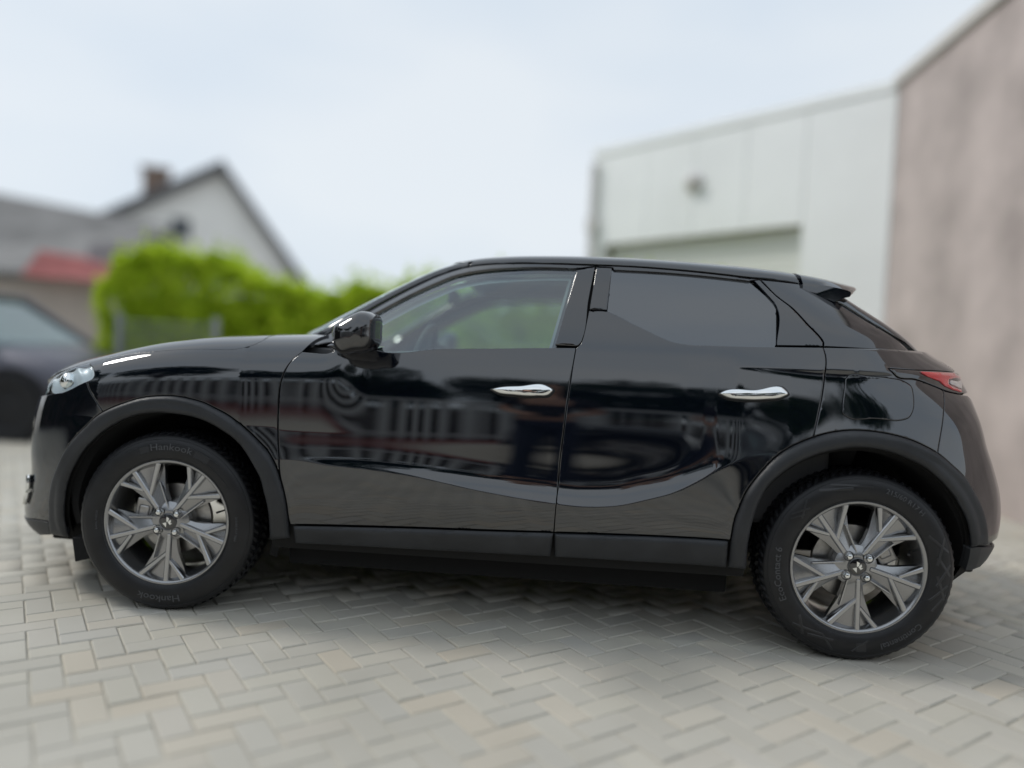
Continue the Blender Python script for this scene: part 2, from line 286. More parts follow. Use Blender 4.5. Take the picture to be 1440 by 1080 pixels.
class MB:
    """collects simple shapes into one mesh"""
    def __init__(s): s.V = []; s.F = []
    def add(s, V, F):
        n = len(s.V); s.V += [tuple(map(float, v)) for v in V]; s.F += [tuple(i+n for i in f) for f in F]; return s
    def box(s, a, b, M=None):
        (x0, y0, z0), (x1, y1, z1) = a, b
        V = [Vector(v) for v in ((x0,y0,z0),(x1,y0,z0),(x1,y1,z0),(x0,y1,z0),(x0,y0,z1),(x1,y0,z1),(x1,y1,z1),(x0,y1,z1))]
        if M is not None: V = [M @ v for v in V]
        return s.add(V, [(0,3,2,1),(4,5,6,7),(0,1,5,4),(1,2,6,5),(2,3,7,6),(3,0,4,7)])
    def tube(s, pts, r, n=10, cap=True):
        pts = [Vector(p) for p in pts]; rr = r if hasattr(r, '__len__') else [r]*len(pts)
        V = []; F = []; up = Vector((0, 0, 1))
        for i, p in enumerate(pts):
            d = (pts[min(i+1, len(pts)-1)]-pts[max(i-1, 0)]).normalized()
            a = d.cross(up if abs(d.z) < .95 else Vector((1, 0, 0))).normalized(); b = d.cross(a)
            for k in range(n):
                t = 2*math.pi*k/n; V.append(p+(a*math.cos(t)+b*math.sin(t))*rr[i])
        for i in range(len(pts)-1):
            for k in range(n): F.append((i*n+k, i*n+(k+1) % n, (i+1)*n+(k+1) % n, (i+1)*n+k))
        if cap: F.append(tuple(range(n-1, -1, -1))); F.append(tuple((len(pts)-1)*n+k for k in range(n)))
        return s.add(V, F)
    def lathe(s, prof, n=64, axis='y', c=(0, 0, 0)):
        """prof: list of (radius, offset along axis)"""
        V = []; F = []
        for k in range(n):
            t = 2*math.pi*k/n
            for r, y in prof: V.append((c[0]+r*math.cos(t), c[1]+y, c[2]+r*math.sin(t)) if axis == 'y' else (c[0]+r*math.cos(t), c[1]+r*math.sin(t), c[2]+y))
        m = len(prof)
        for k in range(n):
            for i in range(m-1): F.append((k*m+i, k*m+i+1, ((k+1) % n)*m+i+1, ((k+1) % n)*m+i))
        return s.add(V, F)
    def build(s, name, material, parent=None, smooth=False, kind=None, bevel=0, angle=None):
        o = mesh_obj(name, s.V, s.F, material, parent, smooth, None, kind)
        me = o.data
        bm = bmesh.new(); bm.from_mesh(me); bmesh.ops.recalc_face_normals(bm, faces=bm.faces)
        if bevel: bmesh.ops.bevel(bm, geom=[e for e in bm.edges if len(e.link_faces) == 2 and e.calc_face_angle(0) > .5], offset=bevel, segments=2, profile=.5, affect='EDGES')
        if smooth or angle:
            for f in bm.faces: f.smooth = True
            for e in bm.edges:
                if len(e.link_faces) == 2 and e.calc_face_angle(0) > (angle or R(40)): e.smooth = False
        bm.to_mesh(me); bm.free(); return o

# ---- outline utilities (2D, metres on the panel's own surface)
def spl(pts, step=.012):
    """Catmull-Rom through the points, resampled"""
    P = np.array([p[:2] for p in pts], float)
    if len(P) < 3:
        n = max(2, int(np.hypot(*(P[-1]-P[0]))/step)+1); t = np.linspace(0, 1, n)[:, None]; return P[0]*(1-t)+P[-1]*t
    E = np.vstack([2*P[0]-P[1], P, 2*P[-1]-P[-2]]); out = []
    for i in range(1, len(E)-2):
        p0, p1, p2, p3 = E[i-1:i+3]; d = np.hypot(*(p2-p1)); n = max(1, int(round(d/step)))
        # chord-scaled tangents keep uneven points smooth
        d0 = np.hypot(*(p1-p0))+1e-9; d2 = np.hypot(*(p3-p2))+1e-9; d = d+1e-9
        m1 = ((p1-p0)/d0*d+(p2-p1)/d*d0)/(d0+d)*d; m2 = ((p2-p1)/d*d2+(p3-p2)/d2*d)/(d+d2)*d
        for t in np.arange(n)/n:
            out.append((2*t**3-3*t**2+1)*p1+(t**3-2*t**2+t)*m1+(-2*t**3+3*t**2)*p2+(t**3-t**2)*m2)
    out.append(P[-1]); return np.array(out)
def join(*cs, step=.012):
    out = []
    cs = [np.asarray(c, float)[:, :2] if not isinstance(c, np.ndarray) else c for c in cs]
    n = len(cs)
    for i, c in enumerate(cs):
        out.append(c)
        nx = cs[(i+1) % n]; d = np.hypot(*(nx[0]-c[-1]))
        if d > step*1.6:
            k = int(d/step); t = np.linspace(0, 1, k+1)[1:-1, None]; out.append(c[-1]*(1-t)+nx[0]*t)
    P = np.vstack(out); keep = [0]
    for i in range(1, len(P)):
        if np.hypot(*(P[i]-P[keep[-1]])) > 1e-3: keep.append(i)
    if np.hypot(*(P[keep[-1]]-P[keep[0]])) < 1e-3: keep.pop()
    return P[keep]
def area(P): x, y = P[:, 0], P[:, 1]; return .5*np.sum(x*np.roll(y, -1)-y*np.roll(x, -1))
def inset(P, d):
    """P counter-clockwise; moves every vertex inwards by d"""
    a = P-np.roll(P, 1, 0); b = np.roll(P, -1, 0)-P
    a /= np.linalg.norm(a, axis=1)[:, None]+1e-12; b /= np.linalg.norm(b, axis=1)[:, None]+1e-12
    na = np.stack([-a[:, 1], a[:, 0]], 1); nb = np.stack([-b[:, 1], b[:, 0]], 1)
    m = na+nb; m /= np.linalg.norm(m, axis=1)[:, None]+1e-9
    k = 1/np.clip(np.sum(m*na, 1), .45, 1)
    return P+m*(d*k)[:, None]
def inside(P, Q):
    """are points Q inside polygon P"""
    x, y = Q[:, 0], Q[:, 1]; r = np.zeros(len(Q), bool)
    x0, y0 = P[:, 0], P[:, 1]; x1, y1 = np.roll(x0, -1), np.roll(y0, -1)
    for i in range(len(P)):
        if y0[i] == y1[i]: continue
        c = ((y0[i] > y) != (y1[i] > y)) & (x < (x1[i]-x0[i])*(y-y0[i])/(y1[i]-y0[i])+x0[i]); r ^= c
    return r
def distpoly(P, Q):
    d = np.full(len(Q), 1e9); A = P; B = np.roll(P, -1, 0)
    for a, b in zip(A, B):
        ab = b-a; t = np.clip(((Q-a)@ab)/(ab@ab+1e-12), 0, 1); d = np.minimum(d, np.linalg.norm(Q-a-t[:, None]*ab, axis=1))
    return d
def surf_eval(fn, P, off=0):
    e = 2e-4; u, v = P[:, 0], P[:, 1]
    X = fn(u, v); du = (fn(u+e, v)-fn(u-e, v)); dv = (fn(u, v+e)-fn(u, v-e))
    n = np.cross(du, dv); n /= np.linalg.norm(n, axis=1)[:, None]+1e-15
    bad = ~np.isfinite(n).all(1) | (np.abs(n).sum(1) < .1); n[bad] = (0, -.3, .95)
    # near side has y<0: the outside is -y / +z
    flip = (n[:, 1]*-1+n[:, 2]*.6) < 0; n[flip] *= -1
    return X+n*(off if np.isscalar(off) else off[:, None]), n
def panel(name, fn, outline, material, parent, spacing=.016, gap=.002, thick=.014, off=0, holes=(), side=-1, bevel=.0028, tilt=.75, offfn=None, label=None, extra=None):
    P = np.asarray(outline, float)
    if area(P) < 0: P = P[::-1]
    P = inset(P, gap); ring = inset(P, bevel)
    HS = []
    for h in holes:
        H = np.asarray(h, float); H = H if area(H) > 0 else H[::-1]; HS.append(H)
    lo, hi = P.min(0), P.max(0)
    gx, gy = np.meshgrid(np.arange(lo[0], hi[0], spacing), np.arange(lo[1], hi[1], spacing*.866)); gx[1::2] += spacing/2
    G = np.stack([gx.ravel(), gy.ravel()], 1); G = G[inside(P, G)]
    if len(G): G = G[distpoly(P, G) > max(spacing*.45, bevel*1.8)]
    if extra is not None:
        X2 = extra[inside(P, extra)]; X2 = X2[distpoly(P, X2) > bevel*2]
        zr = catmull(RIX, RIZ, G[:, 0]); G = G[(G[:, 1] < zr-.022) | (G[:, 1] > zr+.066)]; G = np.vstack([G, X2])
    for H in HS:
        if len(G): G = G[~inside(H, G)]
        if len(G): G = G[distpoly(H, G) > spacing*.4]
    n0 = len(P); pts = np.vstack([P, ring, G]+HS)
    ed = [(i, (i+1) % n0) for i in range(n0)]
    k = n0*2+len(G)
    for H in HS: ed += [(k+i, k+(i+1) % len(H)) for i in range(len(H))]; k += len(H)
    vs_, _, fs, ov, _, _ = delaunay_2d_cdt([Vector(q) for q in pts.tolist()], ed, [], 0, 1e-7)
    Q = np.array([(v.x, v.y) for v in vs_]); F = np.array([f for f in fs if len(f) == 3])
    C = Q[F].mean(1); ok = inside(P, C)
    for H in HS: ok &= ~inside(H, C)
    F = F[ok]
    # counter-clockwise in the domain
    a = Q[F]; ar = (a[:, 1, 0]-a[:, 0, 0])*(a[:, 2, 1]-a[:, 0, 1])-(a[:, 1, 1]-a[:, 0, 1])*(a[:, 2, 0]-a[:, 0, 0])
    F = F[np.abs(ar) > 1e-10]
    dP = distpoly(P, Q)
    o_ = off if offfn is None else off+offfn(Q, dP)
    X, n = surf_eval(fn, Q, o_)
    if offfn is not None:      # re-derive normals from the mesh for shaped offsets
        fn_ = np.cross(X[F[:, 1]]-X[F[:, 0]], X[F[:, 2]]-X[F[:, 0]]); s_ = np.sign(np.sum(fn_*n[F[:, 0]], 1)); fn_ *= s_[:, None]
        nn = np.zeros_like(X)
        for j in range(3): np.add.at(nn, F[:, j], fn_)
        n = nn/(np.linalg.norm(nn, axis=1)[:, None]+1e-15)
    # edge vertices of the outline: tilt their normals outwards like a folded edge
    onb = dP < 1e-6
    e = 1e-4
    nrm = n.copy()
    src = {}
    for i, o3 in enumerate(ov):
        for j in o3:
            if j < n0: src[j] = i
    idx = [src[j] for j in range(n0)]
    XB = X[idx]; NB = n[idx]
    tang = np.roll(XB, -1, 0)-np.roll(XB, 1, 0); tang /= np.linalg.norm(tang, axis=1)[:, None]+1e-12
    outd = np.cross(tang, NB); outd /= np.linalg.norm(outd, axis=1)[:, None]+1e-12
    ctr = XB.mean(0); 
    # make outd point out of the polygon (domain is ccw; check against ring)
    XR_, _ = surf_eval(fn, ring, 0); sgn = np.sign(np.sum((XB-XR_)*outd, 1)); sgn = np.where(sgn == 0, 1, sgn); outd *= np.sign(np.median(sgn))
    nb = NB+outd*tilt; nb /= np.linalg.norm(nb, axis=1)[:, None]
    nrm[idx] = nb
    # face winding to agree with normals
    fnn = np.cross(X[F[:, 1]]-X[F[:, 0]], X[F[:, 2]]-X[F[:, 0]]); fl = np.sum(fnn*n[F[:, 0]], 1) < 0
    F[fl] = F[fl][:, ::-1]
    V = [X]; NN = [nrm]; faces = [tuple(f) for f in F]
    if thick:
        b0 = len(X); V += [XB, XB-NB*thick]; nf = outd*.9+NB*.2; nf /= np.linalg.norm(nf, axis=1)[:, None]; NN += [nf, nf]
        quad = []
        for i in range(n0):
            j = (i+1) % n0; quad.append((b0+i, b0+j, b0+n0+j, b0+n0+i))
        q = quad[0]; VV = np.vstack(V); c = np.cross(VV[q[1]]-VV[q[0]], VV[q[2]]-VV[q[0]])
        if c@outd[0] < 0: quad = [t[::-1] for t in quad]
        faces += quad
    V = np.vstack(V); NN = np.vstack(NN)
    if side > 0: V = V*[1, -1, 1]; NN = NN*[1, -1, 1]; faces = [f[::-1] for f in faces]
    o = mesh_obj(name, V, faces, material, parent, True, NN)
    if label: o['label'] = label
    return o
def pillow(name, fn, outline, rings, material, parent, side=-1):
    """domed part on a surface: rings = [(inset, height), ...] from the rim upwards"""
    P = np.asarray(outline, float)
    if area(P) < 0: P = P[::-1]
    c = P.mean(0); V = []; n0 = len(P)
    for k, h in rings: V.append(surf_eval(fn, c+(P-c)*k, h)[0])
    F = []
    for r in range(len(rings)-1):
        for i in range(n0): F.append((r*n0+i, r*n0+(i+1) % n0, (r+1)*n0+(i+1) % n0, (r+1)*n0+i))
    F.append(tuple((len(rings)-1)*n0+i for i in range(n0)))
    V = np.vstack(V)
    if side > 0: V = V*[1, -1, 1]
    m = MB(); m.add(V, F); return m.build(name, material, parent, True, angle=R(60))

# ---------------------------------------------------------------- materials of the car
mat('paint', (.0025, .004, .008), .22, 0, 1, .002, 2.05, .0)
mat('gloss_black', (.005, .005, .007), .12, 0, 1, .006, 2.0, .0)
mat('matte_plastic', (.026, .028, .032), .48, 0, 0, bump=(900, .12, .0006), spec=.45, vary=(7, .28, 6))
mat('rubber', (.0095, .0098, .0115), .43, 0, 0, bump=(300, .10, .0008), spec=.45, vary=(18, .3, 5))
mat('rubber_mark', (.020, .0205, .023), .36, spec=.55)
mat('rubber_raised', (.085, .087, .093), .5, spec=.4)
mat('seal', (.004, .004, .004), .6)
mat('shell_black', (.003, .003, .003), .8)
mat('under_black', (.004, .004, .0045), .9)
mat('chrome', (.90, .91, .90), .05, 1)
mat('alloy', (.35, .35, .355), .27, .92, .4, .06, bump=(2200, .06, .0003))
mat('alloy_dark', (.20, .20, .205), .34, .9, bump=(2200, .06, .0003))
mat('alloy_bright', (.46, .46, .465), .24, .95, .4, .05)
mat('steel', (.40, .39, .38), .35, 1, vary=(30, .25, 4))
mat('iron', (.05, .045, .04), .7, .4, vary=(40, .4, 4))
mat('lamp_red', (.60, .006, .016), .12, 0, 1, .01, 1.6)
mat('lamp_clear', (.62, .58, .56), .18, .3, 1, .01, 1.6)
mat('reflector', (.72, .76, .79), .32, 0)
mat('seat_fabric', (.05, .052, .055), .9, bump=(400, .3, .001))
mat('trim_grey', (.38, .385, .39), .85)
mat('trim_dark', (.03, .03, .032), .6)
mat('headliner', (.62, .62, .61), .95)
glass('window_glass', (.74, .90, .87), .16)
glass('privacy_glass', (.045, .05, .055), .17)
glass('lens_glass', (.90, .95, .97), .10)

car = empty('car', (0, 0, 0), 'glossy black compact crossover parked side-on in the foreground with grey alloy wheels', 'car')
def half_w(x, z):
    nx = float(catmull(NOSE_Z, NOSE_X, z)); tx = float(catmull(TAIL_Z, TAIL_X, z)); f = 1.
    if x < XN: f = (1-min(1, (XN-x)/(XN-nx))**MN)**(1/MN)
    if x > XR: f = (1-min(1, (x-XR)/(tx-XR))**MR)**(1/MR)
    return float(side_w(x, z))*f
def D_(k): return np.array([q[:2] for q in OUT[k]], float)
def S_(k): return spl(OUT[k])
rv = lambda a: a[::-1]
def cut(c, x0=None, x1=None):
    m = np.ones(len(c), bool)
    if x0 is not None: m &= c[:, 0] >= x0-1e-6
    if x1 is not None: m &= c[:, 0] <= x1+1e-6
    return c[m]
fsh = S_('shut_front'); msh = S_('shut_mid'); rsh = S_('shut_rear')
afo, afi, aro, ari = S_('archF_out'), S_('archF_in'), S_('archR_out'), S_('archR_in')
stp, sbt = S_('sill_top'), S_('sill_bot'); hdl = S_('hoodline'); hll = S_('headlight_low'); bse = S_('bump_seam')
fo = S_('frame_out'); fgt = S_('fglass_top')
UC = XN-FU      # centre line of the nose
UT = XR+GU      # centre line of the tail
def near(c, p): return int(np.argmin(np.hypot(c[:, 0]-p[0], c[:, 1]-p[1])))

# front door: below the belt
def door_poly():
    return join(S_('fd_top'), msh, rv(cut(stp, -.80, .19)), rv(fsh))
# arch edges shared with neighbours
i_s = near(afo, (OUT['bump_seam'][-1][:2]))                     # arch point where fender meets bumper
i_d = near(afo, (-.842, .557))                                   # where fender ends against the door shut line
j_d = near(fsh, (-.842, .557))
fender_poly = join(hdl, [(-.962, 1.62), (-.90, 1.80), (-.745, 1.60)], rv(S_('fender_up')), fsh[1:j_d], rv(afo[i_s:i_d]), rv(bse), rv(hll[:near(hll, OUT['bump_seam'][0][:2])+1])[:-1])
hl_front = [(-1.80, .865), (-1.87, .90), (-1.89, .99), (-1.85, 1.08), (-1.75, 1.150)]
headlight_poly = join(hll, spl(hl_front))
bumper_poly = join([(UC, .83), (-2.2, .84), (-1.95, .85)], rv(hll[near(hll, OUT['bump_seam'][0][:2]):]), bse, rv(afo[near(afo, (-1.76, .2868)):i_s]), rv(S_('lipline')), [(UC, .255)])
lip_poly = join([(UC, .25)], S_('lipline'), rv(afo[:near(afo, (-1.76, .2868))]), [(-1.92, .205), (UC, .195)])
hood_poly = join(hdl, [(-.962, 1.75), (-.93, 2.10), (-.93, 2.70)], [(UC+.02, 2.70), (UC+.02, .97), (-2.25, .99), (-2.0, 1.07), (-1.80, 1.16)], step=.02)
grille_poly = join([(UC, .935), (-2.25, .945), (-2.0, 1.02), (-1.895, 1.04), (-1.90, .90), (-1.95, .868), (-2.2, .86), (UC, .85)])
k_s = near(aro, (1.5196, .7655)); k_q = near(aro, (1.0829, .80))
tlow, tup = S_('tail_low'), S_('tail_up')
quarter_poly = join(rsh, aro[k_q:k_s+1], rv(S_('rear_seam')), rv(tlow[:near(tlow, (1.6057, .984))]), tup[1:], [(1.86, 1.056), (1.86, 1.128)], [(1.7, 1.128), (1.47, 1.1262), (1.28, 1.1224)])
rear_bumper_poly = join(S_('rear_seam'), aro[k_s:], [(1.80, .428), (UT, .42)], [(UT, .965), (1.85, .968)], rv(tlow[near(tlow, (1.6057, .984)):]))
j_e = near(ari, (1.66, .425)); rear_lower_poly = join([aro[-1]+[.002, -.003], np.array((1.892, .4140)), np.array((UT, .408))], [(UT, .372), (1.98, .345), (1.86, .335), (1.76, .332)], rv(ari[j_e:]), [ari[j_e]+[.04, .004]])
tail_poly = join(tlow, [(1.9, .975), (2.05, .985)], [(2.05, 1.05), (1.9, 1.053)], rv(tup[2:]))
rear_door_poly = join(S_('rd_top'), rsh, rv(aro[near(aro, (.8175, .4131)):k_q]), rv(cut(stp, .19, .82)), rv(msh), rv(S_('mid_up')))
tailgate_poly = join([(1.865, 1.056), (UT, 1.05)], [(UT, 1.13), (1.865, 1.128)])
_rx = np.arange(-.86, .98, .010)
ridge_pts = np.vstack([np.stack([_rx+(.005 if i % 2 else 0), catmull(RIX, RIZ, _rx+(.005 if i % 2 else 0))+t], 1) for i, t in enumerate((-.016, -.010, -.006, -.003, 0, .002, .004, .006, .008, .010, .013, .017, .022, .029, .037, .047, .059))])
for side in (-1, 1):
    far = side > 0
    sp = .03 if far else .013
    P = lambda n, f, o, m, par=car, **k: panel(n, f, o, m, par, side=side, **({'spacing': sp} | k))
    P('fender', body, fender_poly, 'paint')
    fd = P('door', body, door_poly(), 'paint', extra=None if far else ridge_pts)
    rd = P('door', body, rear_door_poly, 'paint', extra=None if far else ridge_pts)
    qp = P('quarter_panel', body, quarter_poly, 'paint', holes=[join(spl(OUT['flap']+[OUT['flap'][0]]))])
    P('fuel_flap', body, join(spl(OUT['flap']+[OUT['flap'][0]])), 'paint', qp, gap=.0025)
    P('bumper', body, bumper_poly, 'paint')
    P('bumper', body, rear_bumper_poly, 'paint', thick=.02)
    P('hood', body, hood_poly, 'paint', spacing=.03, thick=.02)
    P('grille', body, grille_poly, 'gloss_black', off=-.012, spacing=.03)
    P('bumper_lip', body, lip_poly, 'matte_plastic', off=.004, thick=.06)
    P('bumper_lip', body, rear_lower_poly, 'matte_plastic', off=.0, thick=.03)
    P('tailgate', body, tailgate_poly, 'paint', spacing=.03)
    # arch and sill cladding, unpainted plastic with a rolled edge
    roll = lambda Q, d: .011*(1-np.clip(1-d/.014, 0, 1)**2)+.004*np.sin(np.clip(d/.045, 0, 1)*math.pi)
    P('wheel_arch_cladding', body, join(afo, [(-.8851, .291), (-.886, .300)], rv(afi)), 'matte_plastic', off=0, thick=.045, offfn=roll, spacing=.010 if not far else .03)
    P('wheel_arch_cladding', body, join(aro, [ari[j_e]+[.05, .006]], rv(ari[:j_e+1])), 'matte_plastic', off=0, thick=.045, offfn=roll, spacing=.010 if not far else .03)
    sroll = lambda Q, d: .006+.012*np.sin(np.clip((Q[:, 1]-.28)/.13, 0, 1)*math.pi*.8)-.012*np.clip(1-d/.008, 0, 1)**2
    for pr, a, b in ((fd, -.80, .19), (rd, .19, .82)):
        t = cut(stp, a, b); bt = cut(sbt, a, b)
        P('sill_cladding', body, join(t, rv(bt)), 'matte_plastic', pr, offfn=sroll, thick=.05, spacing=.010 if not far else .03)
    # lamps
    h = P('headlight', body, headlight_poly, 'reflector', off=-.003, thick=.01, offfn=lambda Q, d: -.011*np.abs(np.sin(Q[:, 0]*30+Q[:, 1]*12)))
    P('lens', body, headlight_poly, 'lens_glass', h, off=.002, thick=0)
    if not far:
        pb = MB(); c0 = surf_eval(body, np.array([[-1.74, .985]]), -.012)[0][0]
        pb.lathe([(.0, -.022), (.018, -.020), (.030, -.012), (.034, 0)], 20, 'y', tuple(c0)); pb.build('projector', 'chrome', h, True)
    t = P('tail_light', body, tail_poly, 'gloss_black', off=.001, thick=.02)
    P('red_lens', body, join(D_('red')), 'lamp_red', t, off=.0045, thick=.004, gap=0)
    P('clear_lens', body, join(D_('clear')), 'lamp_clear', t, off=.0045, thick=.004, gap=0)
    # ----- glasshouse
    top = cut(fgt, -.60)
    gpoly = join(top, rv(np.array([OUT['fglass_bot'][i][:2] for i in range(3)])[::-1])[0:3], [(-.60, 1.030)])
    fg = join(top, [(.149, 1.066), (-.05, 1.055), (-.27, 1.043), (-.60, 1.026)])
    P('window_glass', house, fg, 'window_glass', fd, off=-.010, thick=0, gap=-.012)
    inner = np.stack([top[:, 0], top[:, 1]+.0045], 1)
    P('window_frame', house, join(cut(fo, None, .296), [(.2961, 1.394), (.226, 1.3815)], rv(cut(inner, -.60, .215)), [(-.600, 1.145), (-.600, 1.03), (-.80, 1.035), (-.86, 1.035), (-.84, 1.0517), (-.783, 1.0832)]), 'gloss_black', fd, gap=.0028, thick=.02)
    bl = S_('bpil_line')
    P('pillar_trim', house, join([(.2263, 1.377), (.2955, 1.3935)], bl[1:-1], [(.2369, 1.080), (.1575, 1.0805)]), 'gloss_black', fd, gap=.002, thick=.02)
    P('pillar_trim', house, join(D_('rtrim')), 'gloss_black', rd, gap=.002, thick=.02)
    rg = join(spl(OUT['rglass'][:4]), spl(OUT['rglass'][3:7]), [(.959, 1.100), (.63, 1.095), (.585, 1.102), (.50, 1.138), (.434, 1.167), (.362, 1.200), (.3556, 1.205)])
    P('window_glass', house, rg, 'privacy_glass', rd, off=-.009, thick=0, gap=-.010)
    rtop = spl(OUT['rglass'][:4]); rtop = np.stack([rtop[:, 0], rtop[:, 1]+.0045], 1)
    P('window_frame', house, join(cut(fo, .300, .9187), [(.8966, 1.3632), (.8771, 1.3580)], rv(rtop), [(.3635, 1.391), (.300, 1.395)]), 'gloss_black', rd, gap=.0022, thick=.02)
    rq = [q[:2] for q in OUT['rq']]
    P('pillar_trim', house, join(spl(rq[1:7]), spl(rq[6:8]), spl(rq[7:9]), spl(rq[8:]), [rq[0]]), 'paint', rd, gap=.002, thick=.02)
    dp = [q[:2] for q in OUT['dpil']]
    P('rear_pillar', house, join(spl(dp[:2]), spl(dp[2:]), [(1.46, 1.16), (1.50, 1.128), (1.47, 1.1225)], spl([(1.1385, 1.1222), (1.1405, 1.1375), (1.13, 1.1546), (1.0905, 1.1978), (1.033, 1.2625), (.98, 1.3047), (.9241, 1.3676)])), 'paint', gap=.0015, thick=.02)
    P('spoiler_fin', house, np.vstack([join([(1.1005, 1.3590), (1.21, 1.3705), (1.2310, 1.2955)])]), 'paint', off=.001, thick=.02)
    # ----- pillars, roof and screens over the top
    tA = lambda x: np.interp(x, [-1.0, -.75, -.45, -.25, -.1], [.10, .13, .17, .20, .20])
    xa = np.linspace(-.93, -.215, 40)
    P('windscreen_pillar', cap, join(np.stack([xa, xa*0+.004], 1), np.stack([xa[::-1], tA(xa[::-1])], 1)), 'paint', gap=.0012, thick=.02)
    xs = np.linspace(-1.03, -.235, 50)
    P('windscreen', cap, join(np.stack([xs, tA(xs)+.004], 1), spl([(-.235, .205), (-.26, .35), (-.31, .6), (-.335, .995)]), [(-1.03, .995)]), 'window_glass', thick=0, off=-.004, spacing=.03)
    P('roof', cap, join(spl([(-.335, .998), (-.31, .6), (-.26, .35), (-.235, .21), (-.213, .19), (-.213, .004)]), [(1.083, .004), (1.083, .998)]), 'paint', gap=.0012, thick=.02, spacing=.02)
    P('rear_window', cap, join([(1.12, .06), (1.21, .012), (1.34, .012), (1.45, .02), (1.57, .03)], [(1.66, .25), (1.68, .6), (1.685, .995)], [(1.12, .995)]), 'privacy_glass', thick=0, off=-.003, spacing=.03)
    # ----- black inner shell seen in the shut lines
    hA = join(afi, [(-.885, .20), (-1.66, .20)]); hR = join(ari, [(1.68, .20), (.888, .20)])
    P('body_shell', body, join([(UC, .24), (UT, .27)], [(UT, 1.12), (1.12, 1.115), (.60, 1.10), (.36, 1.20), (.27, 1.20), (.22, 1.06), (-.5, 1.025), (-.78, 1.16), (-.98, 1.25), (-1.6, 1.15), (-1.9, 1.0), (UC, .9)], step=.05), 'shell_black', off=-.020, gap=0, thick=0, spacing=.05, holes=[hA, hR])
    P('body_shell', house, join([(-.84, 1.04), (1.46, 1.115)], [(1.40, 1.18), (1.22, 1.29), (1.08, 1.352), (.90, 1.362), (.60, 1.385), (.2, 1.392), (-.13, 1.39), (-.27, 1.368), (-.44, 1.297), (-.62, 1.18), (-.75, 1.094)], step=.04), 'shell_black', off=-.024, gap=0, thick=0, spacing=.05,
      holes=[inset(fg if area(fg) > 0 else fg[::-1], .004), inset(rg if area(rg) > 0 else rg[::-1], .004)])
    P('pillar_lining', house, join([(-.80, 1.03), (1.44, 1.08)], [(1.38, 1.18), (1.20, 1.28), (1.08, 1.34), (.60, 1.37), (.2, 1.378), (-.13, 1.375), (-.27, 1.353), (-.44, 1.283), (-.62, 1.17), (-.75, 1.084)], step=.04), 'trim_grey', off=-.045, gap=0, thick=0, spacing=.05,
      holes=[inset(fg if area(fg) > 0 else fg[::-1], .016), inset(rg if area(rg) > 0 else rg[::-1], .016)])
    P('roof_lining', cap, join([(-.30, .05), (1.20, .05)], [(1.20, .995), (-.33, .995)], step=.05), 'headliner', off=-.030, gap=0, thick=0, spacing=.06)
    # ----- door handles
    for pr, k in ((fd, 'handleF'), (rd, 'handleR')):
        ol = join(spl(OUT[k]+[OUT[k][0]], .006), step=.006)
        pillow('handle', body, ol, [(1.0, -.004), (1.0, .004), (.995, .009), (.975, .0135), (.94, .017), (.89, .0195), (.82, .0215), (.72, .0232), (.6, .0245), (.45, .0255), (.28, .0262), (.12, .0265), (.02, .0266)], 'chrome', pr, side)
        c = ol.mean(0); pillow('handle_recess', body, c+(ol-c)*[1.03, 1.18]+[.003, -.003], [(1.0, .0006), (.9, .0012)], 'seal', pr, side)
    # ----- mirror
    mo = np.array([(-.6201,1.0882),(-.6133,1.1103),(-.5884,1.129),(-.546,1.1542),(-.5209,1.1646),(-.4877,1.161),(-.4694,1.1494),(-.4633,1.0953),(-.4654,1.0544),(-.4822,1.0318),(-.5328,1.0211),(-.5914,1.012),(-.6137,1.0382)])
    mo = join(spl(np.vstack([mo, mo[:1]]), .008), step=.008); c = mo.mean(0)
    V = []; n0 = len(mo); rings = [(.80, -.895, .0), (.93, -.905, .0), (1.0, -.935, 0), (1.0, -.985, 0), (.985, -1.015, .0), (.93, -1.045, .004), (.82, -1.066, .008), (.62, -1.080, .012), (.3, -1.087, .016), (.02, -1.088, .018)]
    F = []
    for k, y, dx in rings:
        for q in c+(mo-c)*k: V.append((q[0]+dx, y, q[1]))
    for r in range(len(rings)-1):
        for i in range(n0): F.append((r*n0+i, r*n0+(i+1) % n0, (r+1)*n0+(i+1) % n0, (r+1)*n0+i))
    F.append(tuple(range(n0)))
    V = np.array(V); V[:, 1] *= -side
    m = MB(); m.add(V, F); mir = m.build('mirror', 'gloss_black', car, True, angle=R(50))
    m = MB(); Y = -side
    arm = [(-.690, 1.040), (-.655, 1.046), (-.56, 1.040), (-.50, 1.034), (-.52, 1.018), (-.585, 1.006), (-.63, 1.012), (-.668, 1.026)]
    sec = [(-.72, 0, 1.0, .012), (-.82, 0, 1.0, .006), (-.90, .005, .9, 0), (-.96, .02, .72, .004)]
    V = []; cc = np.array(arm).mean(0); n1 = len(arm); F = []
    for y, dx, k, dz in sec:
        for q in cc+(np.array(arm)-cc)*k: V.append((q[0]+dx, y*Y, q[1]+dz))
    for r in range(len(sec)-1):
        for i in range(n1): F.append((r*n1+i, r*n1+(i+1) % n1, (r+1)*n1+(i+1) % n1, (r+1)*n1+i))
    F += [tuple(range(n1)), tuple(3*n1+i for i in range(n1))]
    m.add(V, F); m.build('mirror_arm', 'gloss_black', mir, True, bevel=.004)
    # fog lamp trim on the bumper corner
    zz = np.linspace(.335, .455, 12); pts = surf_eval(body, np.stack([-1.985+.02*np.sin((zz-.335)*26), zz], 1), .010)[0]; pts[:, 1] *= -side
    m = MB(); m.tube(pts.tolist(), .010, 8); m.build('fog_lamp_trim', 'chrome', car, True)
